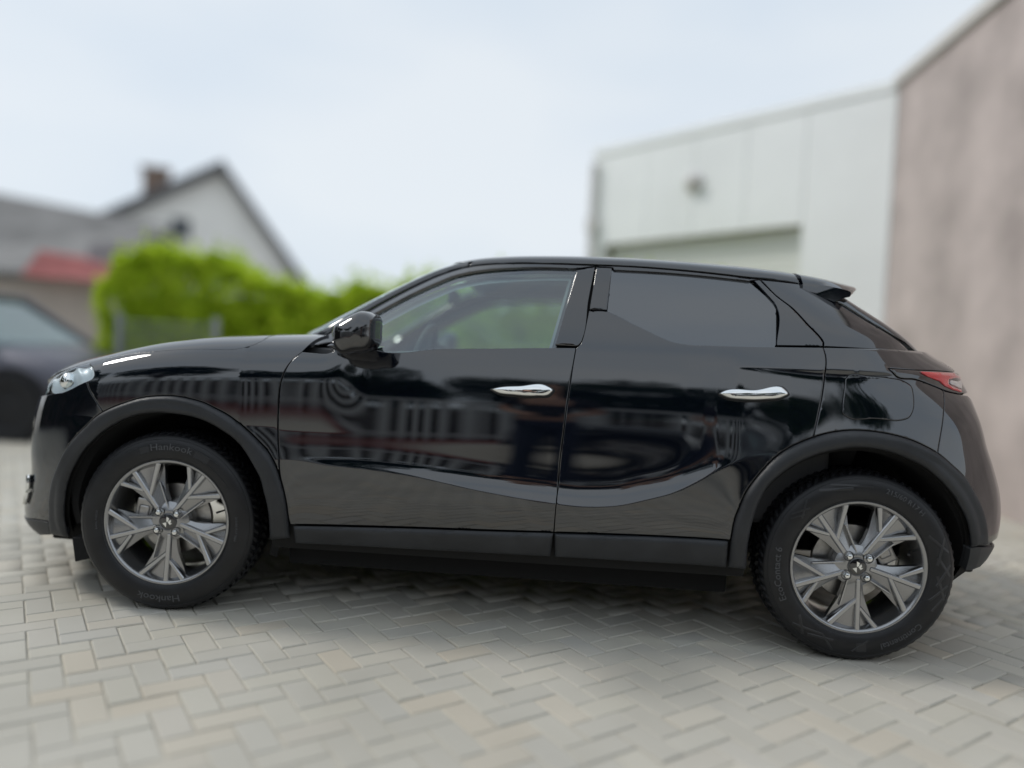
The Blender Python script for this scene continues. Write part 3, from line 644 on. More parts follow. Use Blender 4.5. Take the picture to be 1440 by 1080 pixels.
    # wheel wells
    for xc, r0, aa, ab in ((WHX[0], .395, -.35, math.pi+.16), (WHX[1], .395, -.04, math.pi+.2)):
        m = MB(); V = []; F = []; n = 36
        for i in range(n+1):
            a = aa+(ab-aa)*i/n
            for rr, y in ((r0+.03, -.872), (r0, -.80), (r0-.005, -.52), (.02, -.50)):
                px_, pz_ = xc+rr*math.cos(a), .355+rr*math.sin(a)
                V.append((px_, max(y, -(half_w(px_, pz_)-.035))*Y, pz_))
        for i in range(n):
            for j in range(3): F.append((i*4+j, i*4+j+1, i*4+5+j, i*4+4+j))
        m.add(V, F); m.build('wheel_arch_liner', 'under_black', car, True)
m = MB(); m.box((-1.85, -.70, .20), (-1.70, .70, .34)).box((-.86, -.70, .165), (.86, .70, .36)).box((1.70, -.6, .28), (1.82, .6, .36)).box((-.86, -.50, .36), (-1.70, .5, .62)).box((.86, -.5, .30), (1.72, .5, .62))
m.build('underbody', 'under_black', car, bevel=.01)
m = MB(); m.box((-1.66, -.82, .135), (-1.645, -.56, .25)).box((-1.66, .56, .135), (-1.645, .82, .25)); 
for k, v in enumerate((-1, 1)):
    mm = MB(); mm.add([(-1.67, v*.84, .25), (-1.60, v*.84, .255), (-1.585, v*.84, .175), (-1.655, v*.84, .155), (-1.67, v*.56, .25), (-1.60, v*.56, .255), (-1.585, v*.56, .175), (-1.655, v*.56, .155)], [(0,1,2,3), (7,6,5,4), (0,4,5,1), (1,5,6,2), (2,6,7,3), (3,7,4,0)])
    mm.build('air_deflector', 'under_black', car, bevel=.004)
# rear spoiler
ys = np.linspace(-.665, .665, 41); V = []; F = []
def cap_z(x, y):
    ze = float(pchip(CEX, CEZ, x)); zc = float(catmull(CCX, CCZ, x)); ye = float(-house(x, ze)[..., 1])
    return ze+(zc-ze)*max(0., 1-min(1, abs(y)/ye)**NC)**(1/NC)
for y in ys:
    x0 = 1.0865; z0 = cap_z(x0, y*.985); e = abs(y)/.665
    xt = 1.448-.41*y*y; zt = 1.402-.10*y*y-.018*e**6
    for s, dz in ((0, 0), (.25, 0), (.5, 0), (.75, 0), (.93, 0), (.985, -.003), (1.0, -.010)):
        zz_ = z0+(zt-z0)*s+.006*math.sin(s*math.pi)
        V.append((x0+(xt-x0)*s, y, zz_+dz))
    for s, dz in ((.97, -.022), (.85, -.030), (.66, -.050), (.3, -.035), (0, -.03)):
        V.append((x0+(xt-x0)*s, y, z0+(zt-z0)*s+dz))
k = 12
for i in range(len(ys)-1):
    for j in range(k): F.append((i*k+j, i*k+(j+1) % k, (i+1)*k+(j+1) % k, (i+1)*k+j))
F += [tuple(range(k)), tuple((len(ys)-1)*k+j for j in range(k))]
m = MB(); m.add(V, F); m.build('rear_spoiler', 'paint', car, True, angle=R(50))

# ---------------------------------------------------------------- interior
m = MB(); m.box((-.95, -.68, .75), (-.56, .68, 1.02)); m.box((-.62, -.66, .80), (-.50, .66, .98)); m.build('dashboard', 'trim_dark', car, bevel=.03)
for v in (-1, 1):
    m = MB(); m.box((-.85, v*.72-.03, .45), (1.2, v*.72+.03, 1.03)); m.build('door_lining', 'trim_dark', car, bevel=.02)
m = MB(); V = []
for k_ in range(33):
    a = 2*math.pi*k_/32; V.append((-.43+.05*math.sin(a)*1.0, -.36+.18*math.cos(a), .975+.17*math.sin(a)))
m.tube(V, .015, 8, False); m.box((-.46, -.42, .93), (-.43, -.30, 1.00)); m.box((-.46, -.53, .955), (-.44, -.19, .985)); m.build('steering_wheel', 'trim_dark', car, True)
for v in (-.37, .37):
    m = MB(); m.box((-.12, v-.25, .48), (.40, v+.25, .66)); Mx = Matrix.Translation((.36, v, .62)) @ Matrix.Rotation(R(16), 4, 'Y')
    m.box((-.07, -.25, 0), (.06, .25, .56), Mx); m.box((-.05, -.13, .58), (.04, .13, .74), Mx); m.build('seat', 'seat_fabric', car, bevel=.04, angle=R(60), smooth=True)
m = MB(); m.box((.85, -.62, .45), (1.30, .62, .62)); Mx = Matrix.Translation((1.25, 0, .6)) @ Matrix.Rotation(R(18), 4, 'Y')
m.box((-.07, -.62, 0), (.06, .62, .50), Mx)
for v in (-.38, 0, .38): m.box((-.05, v-.12, .51), (.04, v+.12, .64), Mx)
m.build('rear_seat', 'seat_fabric', car, bevel=.03, angle=R(60), smooth=True)
m = MB(); m.box((-.36, -.12, 1.265), (-.335, .12, 1.335)); m.tube([(-.35, 0, 1.33), (-.40, 0, 1.37)], .01); m.build('rear_view_mirror', 'trim_dark', car, bevel=.01)
m = MB(); m.box((-.86, -.66, .36), (1.5, .66, .46)); m.build('cabin_floor', 'shell_black', car)

# ---------------------------------------------------------------- wheels
TR = .3395
def text_mesh(txt, size, depth=.0012):
    c = bpy.data.curves.new('lettering', 'FONT'); c.body = txt; c.size = size; c.extrude = depth; c.align_x = 'CENTER'; c.align_y = 'CENTER'; c.resolution_u = 2
    o = bpy.data.objects.new('t', c); col.objects.link(o); bpy.context.view_layer.update()
    me = o.to_mesh(); V = np.array([v.co[:] for v in me.vertices]); F = [tuple(p.vertices) for p in me.polygons]
    o.to_mesh_clear(); bpy.data.objects.remove(o); bpy.data.curves.remove(c); return V, F
def sidewall_y(r):
    return np.interp(r, [.235, .245, .258, .275, .295, .310, .322, .332], [-.006, -.014, -.019, -.0215, -.0205, -.0165, -.010, -.001])
def arc_text(txt, size, r, ang, stretch=1.0, inward=False):
    """text laid round the sidewall; ang in degrees clockwise from the top as seen from outside"""
    V, F = text_mesh(txt, size); out = []
    for x, y, z in V:
        x *= stretch
        if not inward: rr = r+y; a = R(ang)+x/r
        else: rr = r-y; a = R(ang)-x/r
        out.append((rr*math.sin(a), sidewall_y(rr)-.0006-(z+.0012)*.55, rr*math.cos(a)))
    return out, F
def wheel(pos, steer, rot, texts, decor, side=-1, full=True):
    """local frame: outside is -y, tyre centre plane at y=+.10, rim face near y=0"""
    wl = MB()
    # barrel and outer lip of the rim
    wl.lathe([(.2385, -.002), (.2395, -.006), (.2380, -.0105), (.2335, -.0115), (.2280, -.008), (.2240, .000), (.2215, .012), (.2130, .030), (.2060, .07), (.2030, .12), (.2060, .17), (.226, .195), (.235, .20)], 96)
    w_ = wl.build('wheel', 'alloy', car, True, angle=R(50))
    ch = []
    # tyre: sidewall, shoulder, grooved tread
    prof = [(.236, .004)]+[(r, float(sidewall_y(r))) for r in (.2365, .2385, .242, .246, .252, .258, .268, .275, .285, .295, .303, .310, .316, .322, .328, .332)]
    prof += [(.333, .006), (.335, .013), (.336, .03), (.3365, .10), (.336, .17), (.334, .184), (.330, .198), (.31, .215), (.27, .221), (.24, .205), (.236, .19)]
    m = MB(); m.lathe(prof, 120); ty = m.build('tyre', 'rubber', w_, True, angle=R(48)); ch.append(ty)
    # shoulder blocks
    m = MB(); nb = 68
    ribs = [[(.3305, -.0025), (.3375, .006), (.3410, .013), (.3428, .021), (.3432, .0300)], [(.3438, .040), (.3445, .054), (.3448, .068)], [(.345, .080), (.345, .098), (.345, .118)], [(.3448, .130), (.3445, .144), (.3438, .158)], [(.3432, .168), (.3415, .182), (.3370, .192), (.3320, .198)]]
    for k in range(nb):
        for q_, rb_ in enumerate(ribs):
            a0 = 2*math.pi*(k+.37*q_)/nb; a1 = a0+2*math.pi/nb*(.80 if q_ in (0, 4) else .88); V = []; F = []; nr = len(rb_)
            sl = (1.6, -2.2, 2.2, -2.2, -1.6)[q_]
            for r, y in rb_:
                for j, t in enumerate(np.linspace(a0, a1, 4)):
                    tt = t+(y-rb_[0][1])*sl; rr_ = r-(.011 if j in (0, 3) else 0); V.append((rr_*math.sin(tt+(.0015 if j == 0 else -.0015 if j == 3 else 0)), y, rr_*math.cos(tt)))
            for i in range(nr-1):
                for j in range(3): F.append((i*4+j, i*4+j+1, i*4+5+j, i*4+4+j))
            m.add(V, F)
    ch.append(m.build('tread_block', 'rubber', w_, True, angle=R(35), kind='stuff'))
    # lettering and raised marks on the sidewall
    for t in texts:
        m = MB(); m.add(*arc_text(*t)); ch.append(m.build('lettering', 'rubber_raised', w_))
    m = MB()
    def mark(r0, r1, a0, a1, n=6, h=.0012):
        V = []; F = []
        for i in range(n+1):
            a = R(a0+(a1-a0)*i/n)
            for r, d in ((r0, 0), (r0+.0008, h), (r1-.0008, h), (r1, 0)): V.append((r*math.sin(a), float(sidewall_y(r))-d, r*math.cos(a)))
        for i in range(n):
            for j in range(3): F.append((i*4+j, i*4+j+1, i*4+5+j, i*4+4+j))
        m.add(V, F)
    def stroke(r0, a0, r1, a1, wd=.004, h=.0013):
        p0 = np.array((r0*math.sin(R(a0)), r0*math.cos(R(a0)))); p1 = np.array((r1*math.sin(R(a1)), r1*math.cos(R(a1))))
        d = (p1-p0)/np.linalg.norm(p1-p0); nn = np.array((-d[1], d[0])); V = []; F = []
        for t in np.linspace(0, 1, 8):
            p = p0+(p1-p0)*t
            for o_, hh in ((-wd, 0), (-wd*.7, h), (wd*.7, h), (wd, 0)):
                q = p+nn*o_; V.append((q[0], float(sidewall_y(np.hypot(*q)))-hh, q[1]))
        for i in range(7):
            for j in range(3): F.append((i*4+j, i*4+j+1, i*4+5+j, i*4+4+j))
        m.add(V, F)
    mark(.2425, .2445, 0, 360, 96, .0016); mark(.3175, .3190, 0, 360, 96, .0012)
    for d in decor:
        (mark if d[0] == 'm' else stroke)(*d[1:])
    ch.append(m.build('sidewall_mark', 'rubber_mark', w_, True))
    # spokes
    def rib(p, q, w0, w1, y0, y1, dep=.020, ch_=.35):
        """ridge from p=(r,deg) to q, widths w0,w1, face depth y0,y1"""
        a = np.array((p[0]*math.sin(R(p[1])), p[0]*math.cos(R(p[1])))); b = np.array((q[0]*math.sin(R(q[1])), q[0]*math.cos(R(q[1]))))
        d = (b-a)/np.linalg.norm(b-a); n = np.array((-d[1], d[0])); V = []
        for pt, wd, y in ((a, w0, y0), (b, w1, y1)):
            for o_, dy in ((-wd, dep), (-wd*.92, .005), (-wd*.55, 0), (wd*.55, 0), (wd*.92, .005), (wd, dep)):
                s_ = pt+n*o_; V.append((s_[0], y+dy, s_[1]))
        F = [(i, i+1, 7+i, 6+i) for i in range(5)]+[(0, 5, 4, 3, 2, 1), (6, 7, 8, 9, 10, 11), (5, 0, 6, 11)]
        return V, F
    for s in range(5):
        al = rot+72*s
        m = MB()
        # recessed web: wedge with a central crease
        V = []; F = []; rr = [.040, .070, .100, .130, .160, .190, .224]
        hw = [.033, .034, .039, .048, .061, .075, .088]; yy = [.012, .010, .010, .012, .014, .016, .014]
        for r, h_, y in zip(rr, hw, yy):
            for t, dy, dep in ((-1, .034, 0), (-1, .012, 0), (-.62, .003, 0), (-.15, -.004, 0), (.35, .003, 0), (1, .013, 0), (1, .034, 0)):
                a = R(al)+t*h_/r*(.98 if r < .2 else 1); V.append((r*math.sin(a), y+dy, r*math.cos(a)))
        for i in range(len(rr)-1):
            for j in range(6): F.append((i*7+j, i*7+j+1, i*7+8+j, i*7+7+j))
            F.append((i*7, i*7+6, i*7+13, i*7+7)) if False else None
        F = [f for f in F if f]; m.add(V, F)
        sp = m.build('spoke', 'alloy', w_, True, angle=R(28)); ch.append(sp)
        m = MB()
        m.add(*rib((.047, al-12), (.2275, al-5), .0098, .0112, .001, -.006))          # main ridge to the rim
        m.add(*rib((.118, al-6), (.2275, al+20.5), .0085, .0120, .000, -.006))        # fork along one window
        m.add(*rib((.150, al-9), (.2275, al-21.5), .0080, .0110, .000, -.006))        # fork along the other
        m.add(*rib((.050, al+31), (.155, al+16.5), .0040, .0045, .004, .008))         # edge of the web
        r_ = m.build('spoke_rib', 'alloy_bright', w_, bevel=.0012); ch.append(r_)
    # hub, nuts, cap
    m = MB(); m.lathe([(.0, .004), (.030, .004), (.034, .002), (.046, .004), (.062, .010), (.075, .018), (.078, .045)], 48); ch.append(m.build('hub', 'alloy', w_, True, angle=R(40)))
    for k in range(4):
        a = R(rot*0+45+90*k+ (4 if side < 0 else 0)); c = (.049*math.sin(a), 0, .049*math.cos(a))
        m = MB(); m.lathe([(.0175, .001), (.0180, -.0005), (.0165, -.0005), (.0150, .004)], 24, 'y', c); ch.append(m.build('nut_seat', 'trim_dark', w_, True))
        m = MB(); m.lathe([(.0, -.0145), (.0060, -.0140), (.0096, -.0115), (.0106, -.006), (.0116, .004)], 6, 'y', c); m.lathe([(.0, -.0150), (.005, -.0147), (.0084, -.013), (.0094, -.0095)], 20, 'y', c); ch.append(m.build('lug_nut', 'chrome', w_, True, angle=R(30)))
    m = MB(); m.lathe([(.0, -.0030), (.024, -.0025), (.0282, -.0012), (.0292, .004)], 40); ch.append(m.build('centre_cap', 'gloss_black', w_, True))
    m = MB(); m.lathe([(.0286, -.0005), (.0304, -.0030), (.0322, -.0022), (.0332, .003)], 40); ch.append(m.build('cap_ring', 'alloy_dark', w_, True))
    m = MB(); ca = rot
    for poly in ([(-.002, -.0015), (-.0125, .0105), (-.0035, .0125), (.0005, .004)], [(.0015, .001), (.002, .013), (.0075, .0095), (.0085, .003), (.0135, .0085), (.012, -.001)], [(-.001, -.003), (.0085, -.0145), (-.0085, -.0125)]):
        V = []; n = len(poly); cs, sn = math.cos(R(-ca)), math.sin(R(-ca))
        for y in (-.0036, -.0020):
            for px_, pz_ in poly: V.append((1.25*(px_*cs-pz_*sn), y, 1.25*(px_*sn+pz_*cs)))
        m.add(V, [tuple(range(n)), tuple(range(2*n-1, n-1, -1))]+[(i, (i+1) % n, n+(i+1) % n, n+i) for i in range(n)])
    ch.append(m.build('emblem', 'chrome', w_))
    m = MB(); m.lathe([(.055, .060), (.075, .055), (.080, .072), (.136, .074), (.138, .078), (.138, .090), (.136, .094), (.07, .094)], 64); ch.append(m.build('brake_disc', 'steel', w_, True, angle=R(30)))
    m = MB(); m.lathe([(.0, .050), (.055, .052), (.066, .060), (.07, .10), (.09, .16), (.0, .17)], 32); ch.append(m.build('hub_carrier', 'iron', w_, True))
    m = MB()
    a = R(62 if pos[0] > 0 else -80)
    Mx = Matrix.Rotation(a, 4, 'Y') @ Matrix.Translation((0, 0, .118)); m.box((-.055, .048, -.03), (.055, .12, .035), Mx); m.box((-.03, .042, -.02), (.03, .05, .02), Mx)
    ch.append(m.build('brake_caliper', 'steel', w_, bevel=.006))
    m = MB(); va = R(rot+36); m.tube([(.207*math.sin(va), .05, .207*math.cos(va)), (.190*math.sin(va), .018, .190*math.cos(va))], .0035, 8); m.tube([(.193*math.sin(va), .024, .193*math.cos(va)), (.187*math.sin(va), .012, .187*math.cos(va))], .0045, 8); ch.append(m.build('valve', 'trim_dark', w_, True))
    for o in ch:      # the loaded tyre sits flat on the paving
        if o.name.split('.')[0] in ('tyre', 'tread_block', 'lettering', 'sidewall_mark'):
            co = np.empty(len(o.data.vertices)*3, np.float32); o.data.vertices.foreach_get('co', co); co = co.reshape(-1, 3)
            lo = np.clip((-.27-co[:, 2])/.07, 0, 1)*np.clip((.36-np.abs(co[:, 0])*2.4)/.3, 0, 1); co[:, 1] += np.where(co[:, 1] < .1, -1, 1)*.004*lo
            co[:, 2] = np.maximum(co[:, 2], -.3385+.0*co[:, 0]); o.data.vertices.foreach_set('co', co.ravel()); o.data.update()
    w_.location = pos; w_.rotation_euler = (0, 0, steer if side < 0 else math.pi+steer)
    return w_
decor_f = [('s', .314, 24+i*1.6, .302, 26+i*1.6, .0008) for i in range(0)]
tf = [('Hankook', .036, .289, 3, 1.22), ('Hankook', .036, .289, 183, 1.22), ('215/60 R17 96H', .014, .272, 92), ('RADIAL TUBELESS', .009, .262, 270)]
df = [('m', .274, .300, -21, -14, 4), ('m', .300, .303, -30, 40, 14), ('m', .274, .276, 22, 60, 12), ('m', .272, .3005, 21, 33, 4, .0009)]
tr = [('EcoContact 6', .034, .288, 262, 1.05), ('215/60 R17 H', .025, .290, 30, 1.1), ('Continental', .031, .289, 146, 1.1)]
dr = [('s', .262, 60, .312, 76, .0045), ('s', .312, 66, .266, 84, .0045), ('s', .270, 78, .314, 92, .0050), ('s', .314, 84, .270, 100, .0045), ('s', .268, 92, .312, 108, .0050), ('s', .310, 98, .264, 112, .0040), ('s', .312, 104, .290, 118, .0040),
      ('s', .312, -30, .286, -8, .0055), ('s', .316, -22, .296, 6, .0045), ('s', .268, -52, .308, -40, .0040), ('s', .306, -54, .276, -42, .0035), ('s', .270, -48, .300, -57, .0030),
      ('s', .268, 228, .310, 216, .0050), ('s', .308, 226, .272, 206, .0045), ('s', .300, 214, .276, 196, .0050), ('s', .268, 206, .312, 194, .0040), ('m', .270, .300, 172, 179, 4), ('s', .262, 170, .300, 182, .003)]
# rim face plane at y = -.862 for the near wheels
wf = wheel((WHX[0], -.857, TR), R(3.2), 41, tf, df); wr = wheel((WHX[1], -.857, TR), 0, 38, tr, dr)
wheel((WHX[0], .857, TR), R(3.2), 41, [], [], 1); wheel((WHX[1], .857, TR), 0, 38, [], [], 1)

# ---------------------------------------------------------------- surroundings: materials
def mat_island(name, c0, c1, rough=.85, obj=False, bump=(60, .35, .002), spread=None):
    m = mat(name, c0, rough, bump=bump); N, L = nodes(m); b = N['Principled BSDF']
    src = N.new('ShaderNodeObjectInfo').outputs['Random'] if obj else N.new('ShaderNodeNewGeometry').outputs['Random Per Island']
    r = N.new('ShaderNodeValToRGB'); r.color_ramp.elements[0].color = (*c0, 1); r.color_ramp.elements[1].color = (*c1, 1)
    if spread:
        for p_, c_ in spread: e = r.color_ramp.elements.new(p_); e.color = (*c_, 1)
    tcn = N.new('ShaderNodeTexCoord'); n = N.new('ShaderNodeTexNoise'); n.inputs['Scale'].default_value = 2.2 if not obj else 1.5; n.inputs['Detail'].default_value = 5
    geo = N.new('ShaderNodeNewGeometry'); L.new(geo.outputs['Position'], n.inputs['Vector'])
    mx = N.new('ShaderNodeMix'); mx.data_type = 'RGBA'; mx.blend_type = 'MULTIPLY'; mx.inputs[0].default_value = .55
    r2 = N.new('ShaderNodeValToRGB'); r2.color_ramp.elements[0].position = .3; r2.color_ramp.elements[0].color = (.68, .67, .64, 1); r2.color_ramp.elements[1].position = .7; r2.color_ramp.elements[1].color = (1, 1, 1, 1)
    L.new(src, r.inputs[0]); L.new(n.outputs['Fac'], r2.inputs[0]); L.new(r.outputs[0], mx.inputs[6]); L.new(r2.outputs[0], mx.inputs[7]); L.new(mx.outputs[2], b.inputs['Base Color'])
    return m
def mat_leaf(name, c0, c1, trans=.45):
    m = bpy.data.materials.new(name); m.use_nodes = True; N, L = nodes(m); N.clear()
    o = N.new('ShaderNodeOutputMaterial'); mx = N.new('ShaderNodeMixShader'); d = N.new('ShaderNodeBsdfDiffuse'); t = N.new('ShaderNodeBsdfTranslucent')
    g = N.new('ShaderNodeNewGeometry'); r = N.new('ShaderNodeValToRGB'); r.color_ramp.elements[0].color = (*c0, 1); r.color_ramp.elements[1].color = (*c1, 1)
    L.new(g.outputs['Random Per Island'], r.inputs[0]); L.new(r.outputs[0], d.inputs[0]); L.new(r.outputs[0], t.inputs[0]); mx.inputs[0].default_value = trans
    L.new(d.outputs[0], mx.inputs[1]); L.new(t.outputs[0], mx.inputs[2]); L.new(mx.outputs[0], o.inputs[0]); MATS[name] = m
PV = dict(c0=(.52, .495, .435), c1=(.58, .55, .48), spread=[(.30, (.545, .52, .46)), (.55, (.57, .54, .465)), (.75, (.54, .52, .47)), (.90, (.585, .53, .44))])
mat_island('paver', **PV); mat_island('paver_single', **PV, obj=True)
mat('joint_sand', (.44, .415, .35), .95, vary=(8, .3, 6))
mat('far_ground', (.42, .40, .37), .95, vary=(.6, .25, 6))
mat('white_panel', (.90, .92, .915), .55, vary=(.7, .06, 4))
mat('fascia', (.78, .79, .78), .6)
mat('shutter', (.80, .81, .77), .6)
mat('reveal', (.30, .28, .24), .8)
mat('brickwork', (.47, .405, .385), .9, vary=(1.6, .22, 8), bump=(14, .4, .01))
mat('coping', (.62, .60, .58), .8)
mat('render_white', (.90, .88, .83), .9, vary=(.8, .06, 5))
mat('roof_tile', (.105, .105, .11), .8, vary=(2.5, .25, 5))
mat('roof_grey', (.21, .205, .20), .85, vary=(1.2, .2, 5))
mat('roof_red', (.34, .10, .095), .8, vary=(3, .25, 4))
mat('chimney_brick', (.25, .18, .14), .9, vary=(6, .3, 4))
mat('beige_wall', (.48, .42, .37), .9, vary=(1, .1, 5))
mat('pane_dark', (.06, .07, .08), .1)
mat('fence_grey', (.34, .36, .37), .55)
mat('slat_white', (.55, .57, .58), .5)
mat('kerb_red', (.33, .10, .08), .8)
mat('kerb_grey', (.45, .44, .42), .85)
mat('bark', (.10, .08, .06), .95, bump=(30, .6, .01))
mat('car_grey', (.13, .13, .155), .45, .5)
mat('tyre_plain', (.02, .02, .022), .7)
mat('skin', (.45, .27, .20), .55)
mat('cloth_dark', (.02, .021, .026), .9, bump=(60, .3, .004))
mat('denim', (.018, .024, .045), .9, bump=(80, .3, .003))
mat('hair_dark', (.03, .02, .015), .6)
glass('car_glass_light', (.62, .80, .78), .12)
mat_leaf('hedge_leaf', (.40, .56, .03), (.70, .82, .09), .5)
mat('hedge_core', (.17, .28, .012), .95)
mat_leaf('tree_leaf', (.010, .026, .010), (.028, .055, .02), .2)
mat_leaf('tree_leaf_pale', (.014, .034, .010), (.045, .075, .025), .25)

# ---------------------------------------------------------------- ground and paving
g = mesh_obj('ground', [(-90, -90, -.045), (90, -90, -.045), (90, 140, -.045), (-90, 140, -.045)], [(0, 1, 2, 3)], 'far_ground'); g['kind'] = 'structure'
pvd = mesh_obj('pavement', [(-9, -8.9, -.005), (9, -8.9, -.005), (9, 8, -.005), (-9, 8, -.005)], [(0, 1, 2, 3)], 'joint_sand'); pvd['kind'] = 'structure'
BL, BW, BH, JT = .18, .09, .05, .004
def block_template():
    h = BL/2-JT/2; k = BW/2-JT/2; c = .004
    V = [(-h, -k, -BH), (h, -k, -BH), (h, k, -BH), (-h, k, -BH), (-h, -k, -c), (h, -k, -c), (h, k, -c), (-h, k, -c), (-h+c, -k+c, 0), (h-c, -k+c, 0), (h-c, k-c, 0), (-h+c, k-c, 0)]
    F = [(8, 9, 10, 11)]+[(a, b, b+4, a+4) for a, b in ((0, 1), (1, 2), (2, 3))]+[(3, 0, 4, 7)]+[(a, b, b+4, a+4) for a, b in ((4, 5), (5, 6), (6, 7))]+[(7, 4, 8, 11)]
    return np.array(V), np.array(F)
bV, bF = block_template()
# 45 degree herringbone
pos = []
for i in range(-150, 151):
    for j in range(-150, 151):
        # herringbone cell: steps (1,1)*BW and (2,-2)*BW
        ox, oy = (i+2*j)*BW, (i-2*j)*BW
        pos.append((ox+BW, oy+BW/2, 0.)); pos.append((ox+BW/2, oy+BW*2, math.pi/2))
pos = np.array(pos)
th = R(38); cs, sn = math.cos(th), math.sin(th)
X_ = pos[:, 0]*cs-pos[:, 1]*sn; Y_ = pos[:, 0]*sn+pos[:, 1]*cs; A_ = pos[:, 2]+th
ok = (X_ > -8.8) & (X_ < 8.8) & (Y_ > -8.7) & (Y_ < 7.8)
X_, Y_, A_ = X_[ok], Y_[ok], A_[ok]
# the pavers that show largest: seen in the frame in front of the car
dxc, dyc = X_-.193, Y_+3.586
dep = dyc*math.cos(.0672)-dxc*math.sin(.0672); lat = dxc*math.cos(.0672)+dyc*math.sin(.0672)
vis = (dep > 1.62) & (np.abs(lat)/np.maximum(dep, .1) < .72) & (Y_ < -.35)
order = np.argsort(np.where(vis, dep, 1e9))[:300]
sel = np.zeros(len(X_), bool); sel[order[vis[order]]] = True
bm_ = bpy.data.meshes.new('paver'); bm_.from_pydata(bV.tolist(), [], bF.tolist()); bm_.materials.append(MATS['paver_single']); bm_.update()
for x, y, a in zip(X_[sel], Y_[sel], A_[sel]):
    o = bpy.data.objects.new('paver', bm_); col.objects.link(o); o.parent = pvd
    o.location = (x, y, rng.normal(0, .0012)); o.rotation_euler = (rng.normal(0, .006), rng.normal(0, .006), a)
xs_, ys_, as_ = X_[~sel], Y_[~sel], A_[~sel]; n = len(xs_)
c_, s_ = np.cos(as_), np.sin(as_)
VV = np.empty((n, 12, 3), np.float32)
VV[:, :, 0] = xs_[:, None]+bV[None, :, 0]*c_[:, None]-bV[None, :, 1]*s_[:, None]
VV[:, :, 1] = ys_[:, None]+bV[None, :, 0]*s_[:, None]+bV[None, :, 1]*c_[:, None]
VV[:, :, 2] = bV[None, :, 2]+rng.normal(0, .0012, n)[:, None]
fast_mesh('paver_field', VV.reshape(-1, 3), (bF[None]+np.arange(n)[:, None, None]*12).reshape(-1, 4), 'paver', pvd, 'stuff')

# ---------------------------------------------------------------- foliage
def leaves(C, Nrm, size, jit=.9):
    """one small folded quad per centre"""
    n = len(C); d = rng.normal(size=(n, 3)); d /= np.linalg.norm(d, axis=1)[:, None]
    nn = Nrm*(1-jit)+rng.normal(size=(n, 3))*jit; nn /= np.linalg.norm(nn, axis=1)[:, None]
    a = np.cross(nn, d); a /= np.linalg.norm(a, axis=1)[:, None]+1e-9; b = np.cross(nn, a)
    s = (size*rng.uniform(.6, 1.35, n))[:, None]
    V = np.stack([C-a*s, C+b*s*.55, C+a*s, C-b*s*.55], 1)
    return V.reshape(-1, 3), np.arange(n*4).reshape(-1, 4)
# hedge
HX = [-5.05, -4.9, -4.37, -3.79, -3.38, -2.95, -2.6, -2.39, -2.0, -1.44, 0, 1.0, 2.4]
HZ = [1.70, 2.00, 2.03, 1.96, 1.82, 1.66, 1.62, 1.66, 1.72, 1.78, 1.85, 1.9, 1.85]
hedge = empty('hedge', (-1.4, 5.0, 0), 'bright green clipped hedge running behind the black car', 'hedge')
n = 100000
hx = rng.uniform(-5.1, 2.4, n); top = np.interp(hx, HX, HZ)+.05*np.sin(hx*8+.5*np.sin(hx*3))+.04*np.sin(hx*23+1)
f = rng.uniform(0, 1, n); onf = f < .62
hz = np.where(onf, rng.uniform(.02, 1, n)**.9*top, top-np.abs(rng.normal(0, .06, n)))
bul = .05*np.sin(hx*5.2)*np.sin(hz*4.3+hx)+.04*np.sin(hx*13+hz*9)
hy = np.where(onf, 4.62+bul-np.abs(rng.normal(0, .07, n))+.25*np.clip((hz/top)-.8, 0, 1)**1, rng.uniform(4.55, 5.4, n))
tip = rng.uniform(0, 1, n) < .10; hz = hz+np.where(tip & (hz > top*.9), rng.uniform(0, .24, n)*(.5+.5*np.sin(hx*31)), 0)
V, F = leaves(np.stack([hx, hy, hz], 1)-np.array([-1.4, 5.0, 0]), np.array([[0, -.7, .7]]), .032)
fast_mesh('foliage', V, F, 'hedge_leaf', hedge, 'stuff')
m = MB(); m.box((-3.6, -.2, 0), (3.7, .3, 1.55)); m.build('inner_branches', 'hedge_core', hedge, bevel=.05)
def tree(x, y, h, r, leafm, label, n=5200, trunk_h=None):
    t = empty('tree', (x, y, 0), label, 'tree', 'trees across the yard'); th_ = trunk_h or h*.38
    m = MB(); m.tube([(0, 0, -.05), (.05, .02, th_*.5), (0, .05, th_), (.1, 0, h*.75)], [.16, .13, .11, .04], 10)
    cl = []
    for k in range(15):
        a = rng.uniform(0, 6.28); e = rng.uniform(-.35, 1); rr = r*rng.uniform(.35, .8)
        c = np.array((rr*math.cos(a), rr*math.sin(a), th_+(h-th_)*(.35+.5*e*.9+.05))); cl.append((c, r*rng.uniform(.28, .48)))
        m.tube([(0, .04, th_*rng.uniform(.75, 1.05)), tuple(c*[.5, .5, 1]-np.array((0, 0, .2))), tuple(c)], [.07, .045, .012], 6)
    m.build('trunk', 'bark', t, True)
    C = []
    for c, q in cl:
        k = n//len(cl); d = rng.normal(size=(k, 3)); d /= np.linalg.norm(d, axis=1)[:, None]; C.append(c+d*(q*rng.uniform(.35, 1.05, k)**.6)[:, None]*[1.15, 1.15, .75])
    C = np.vstack(C); V, F = leaves(C, np.array([[0, 0, 1.]]), .125)
    fast_mesh('crown', V, F, leafm, t, 'stuff'); return t
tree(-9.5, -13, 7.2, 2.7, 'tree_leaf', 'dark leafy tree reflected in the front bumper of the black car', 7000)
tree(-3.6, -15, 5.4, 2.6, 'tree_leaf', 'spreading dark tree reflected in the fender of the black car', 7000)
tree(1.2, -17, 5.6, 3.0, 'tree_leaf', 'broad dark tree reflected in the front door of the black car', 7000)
tree(6.4, -14.5, 5.8, 3.1, 'tree_leaf_pale', 'bushy tree reflected in the rear door of the black car', 8000)
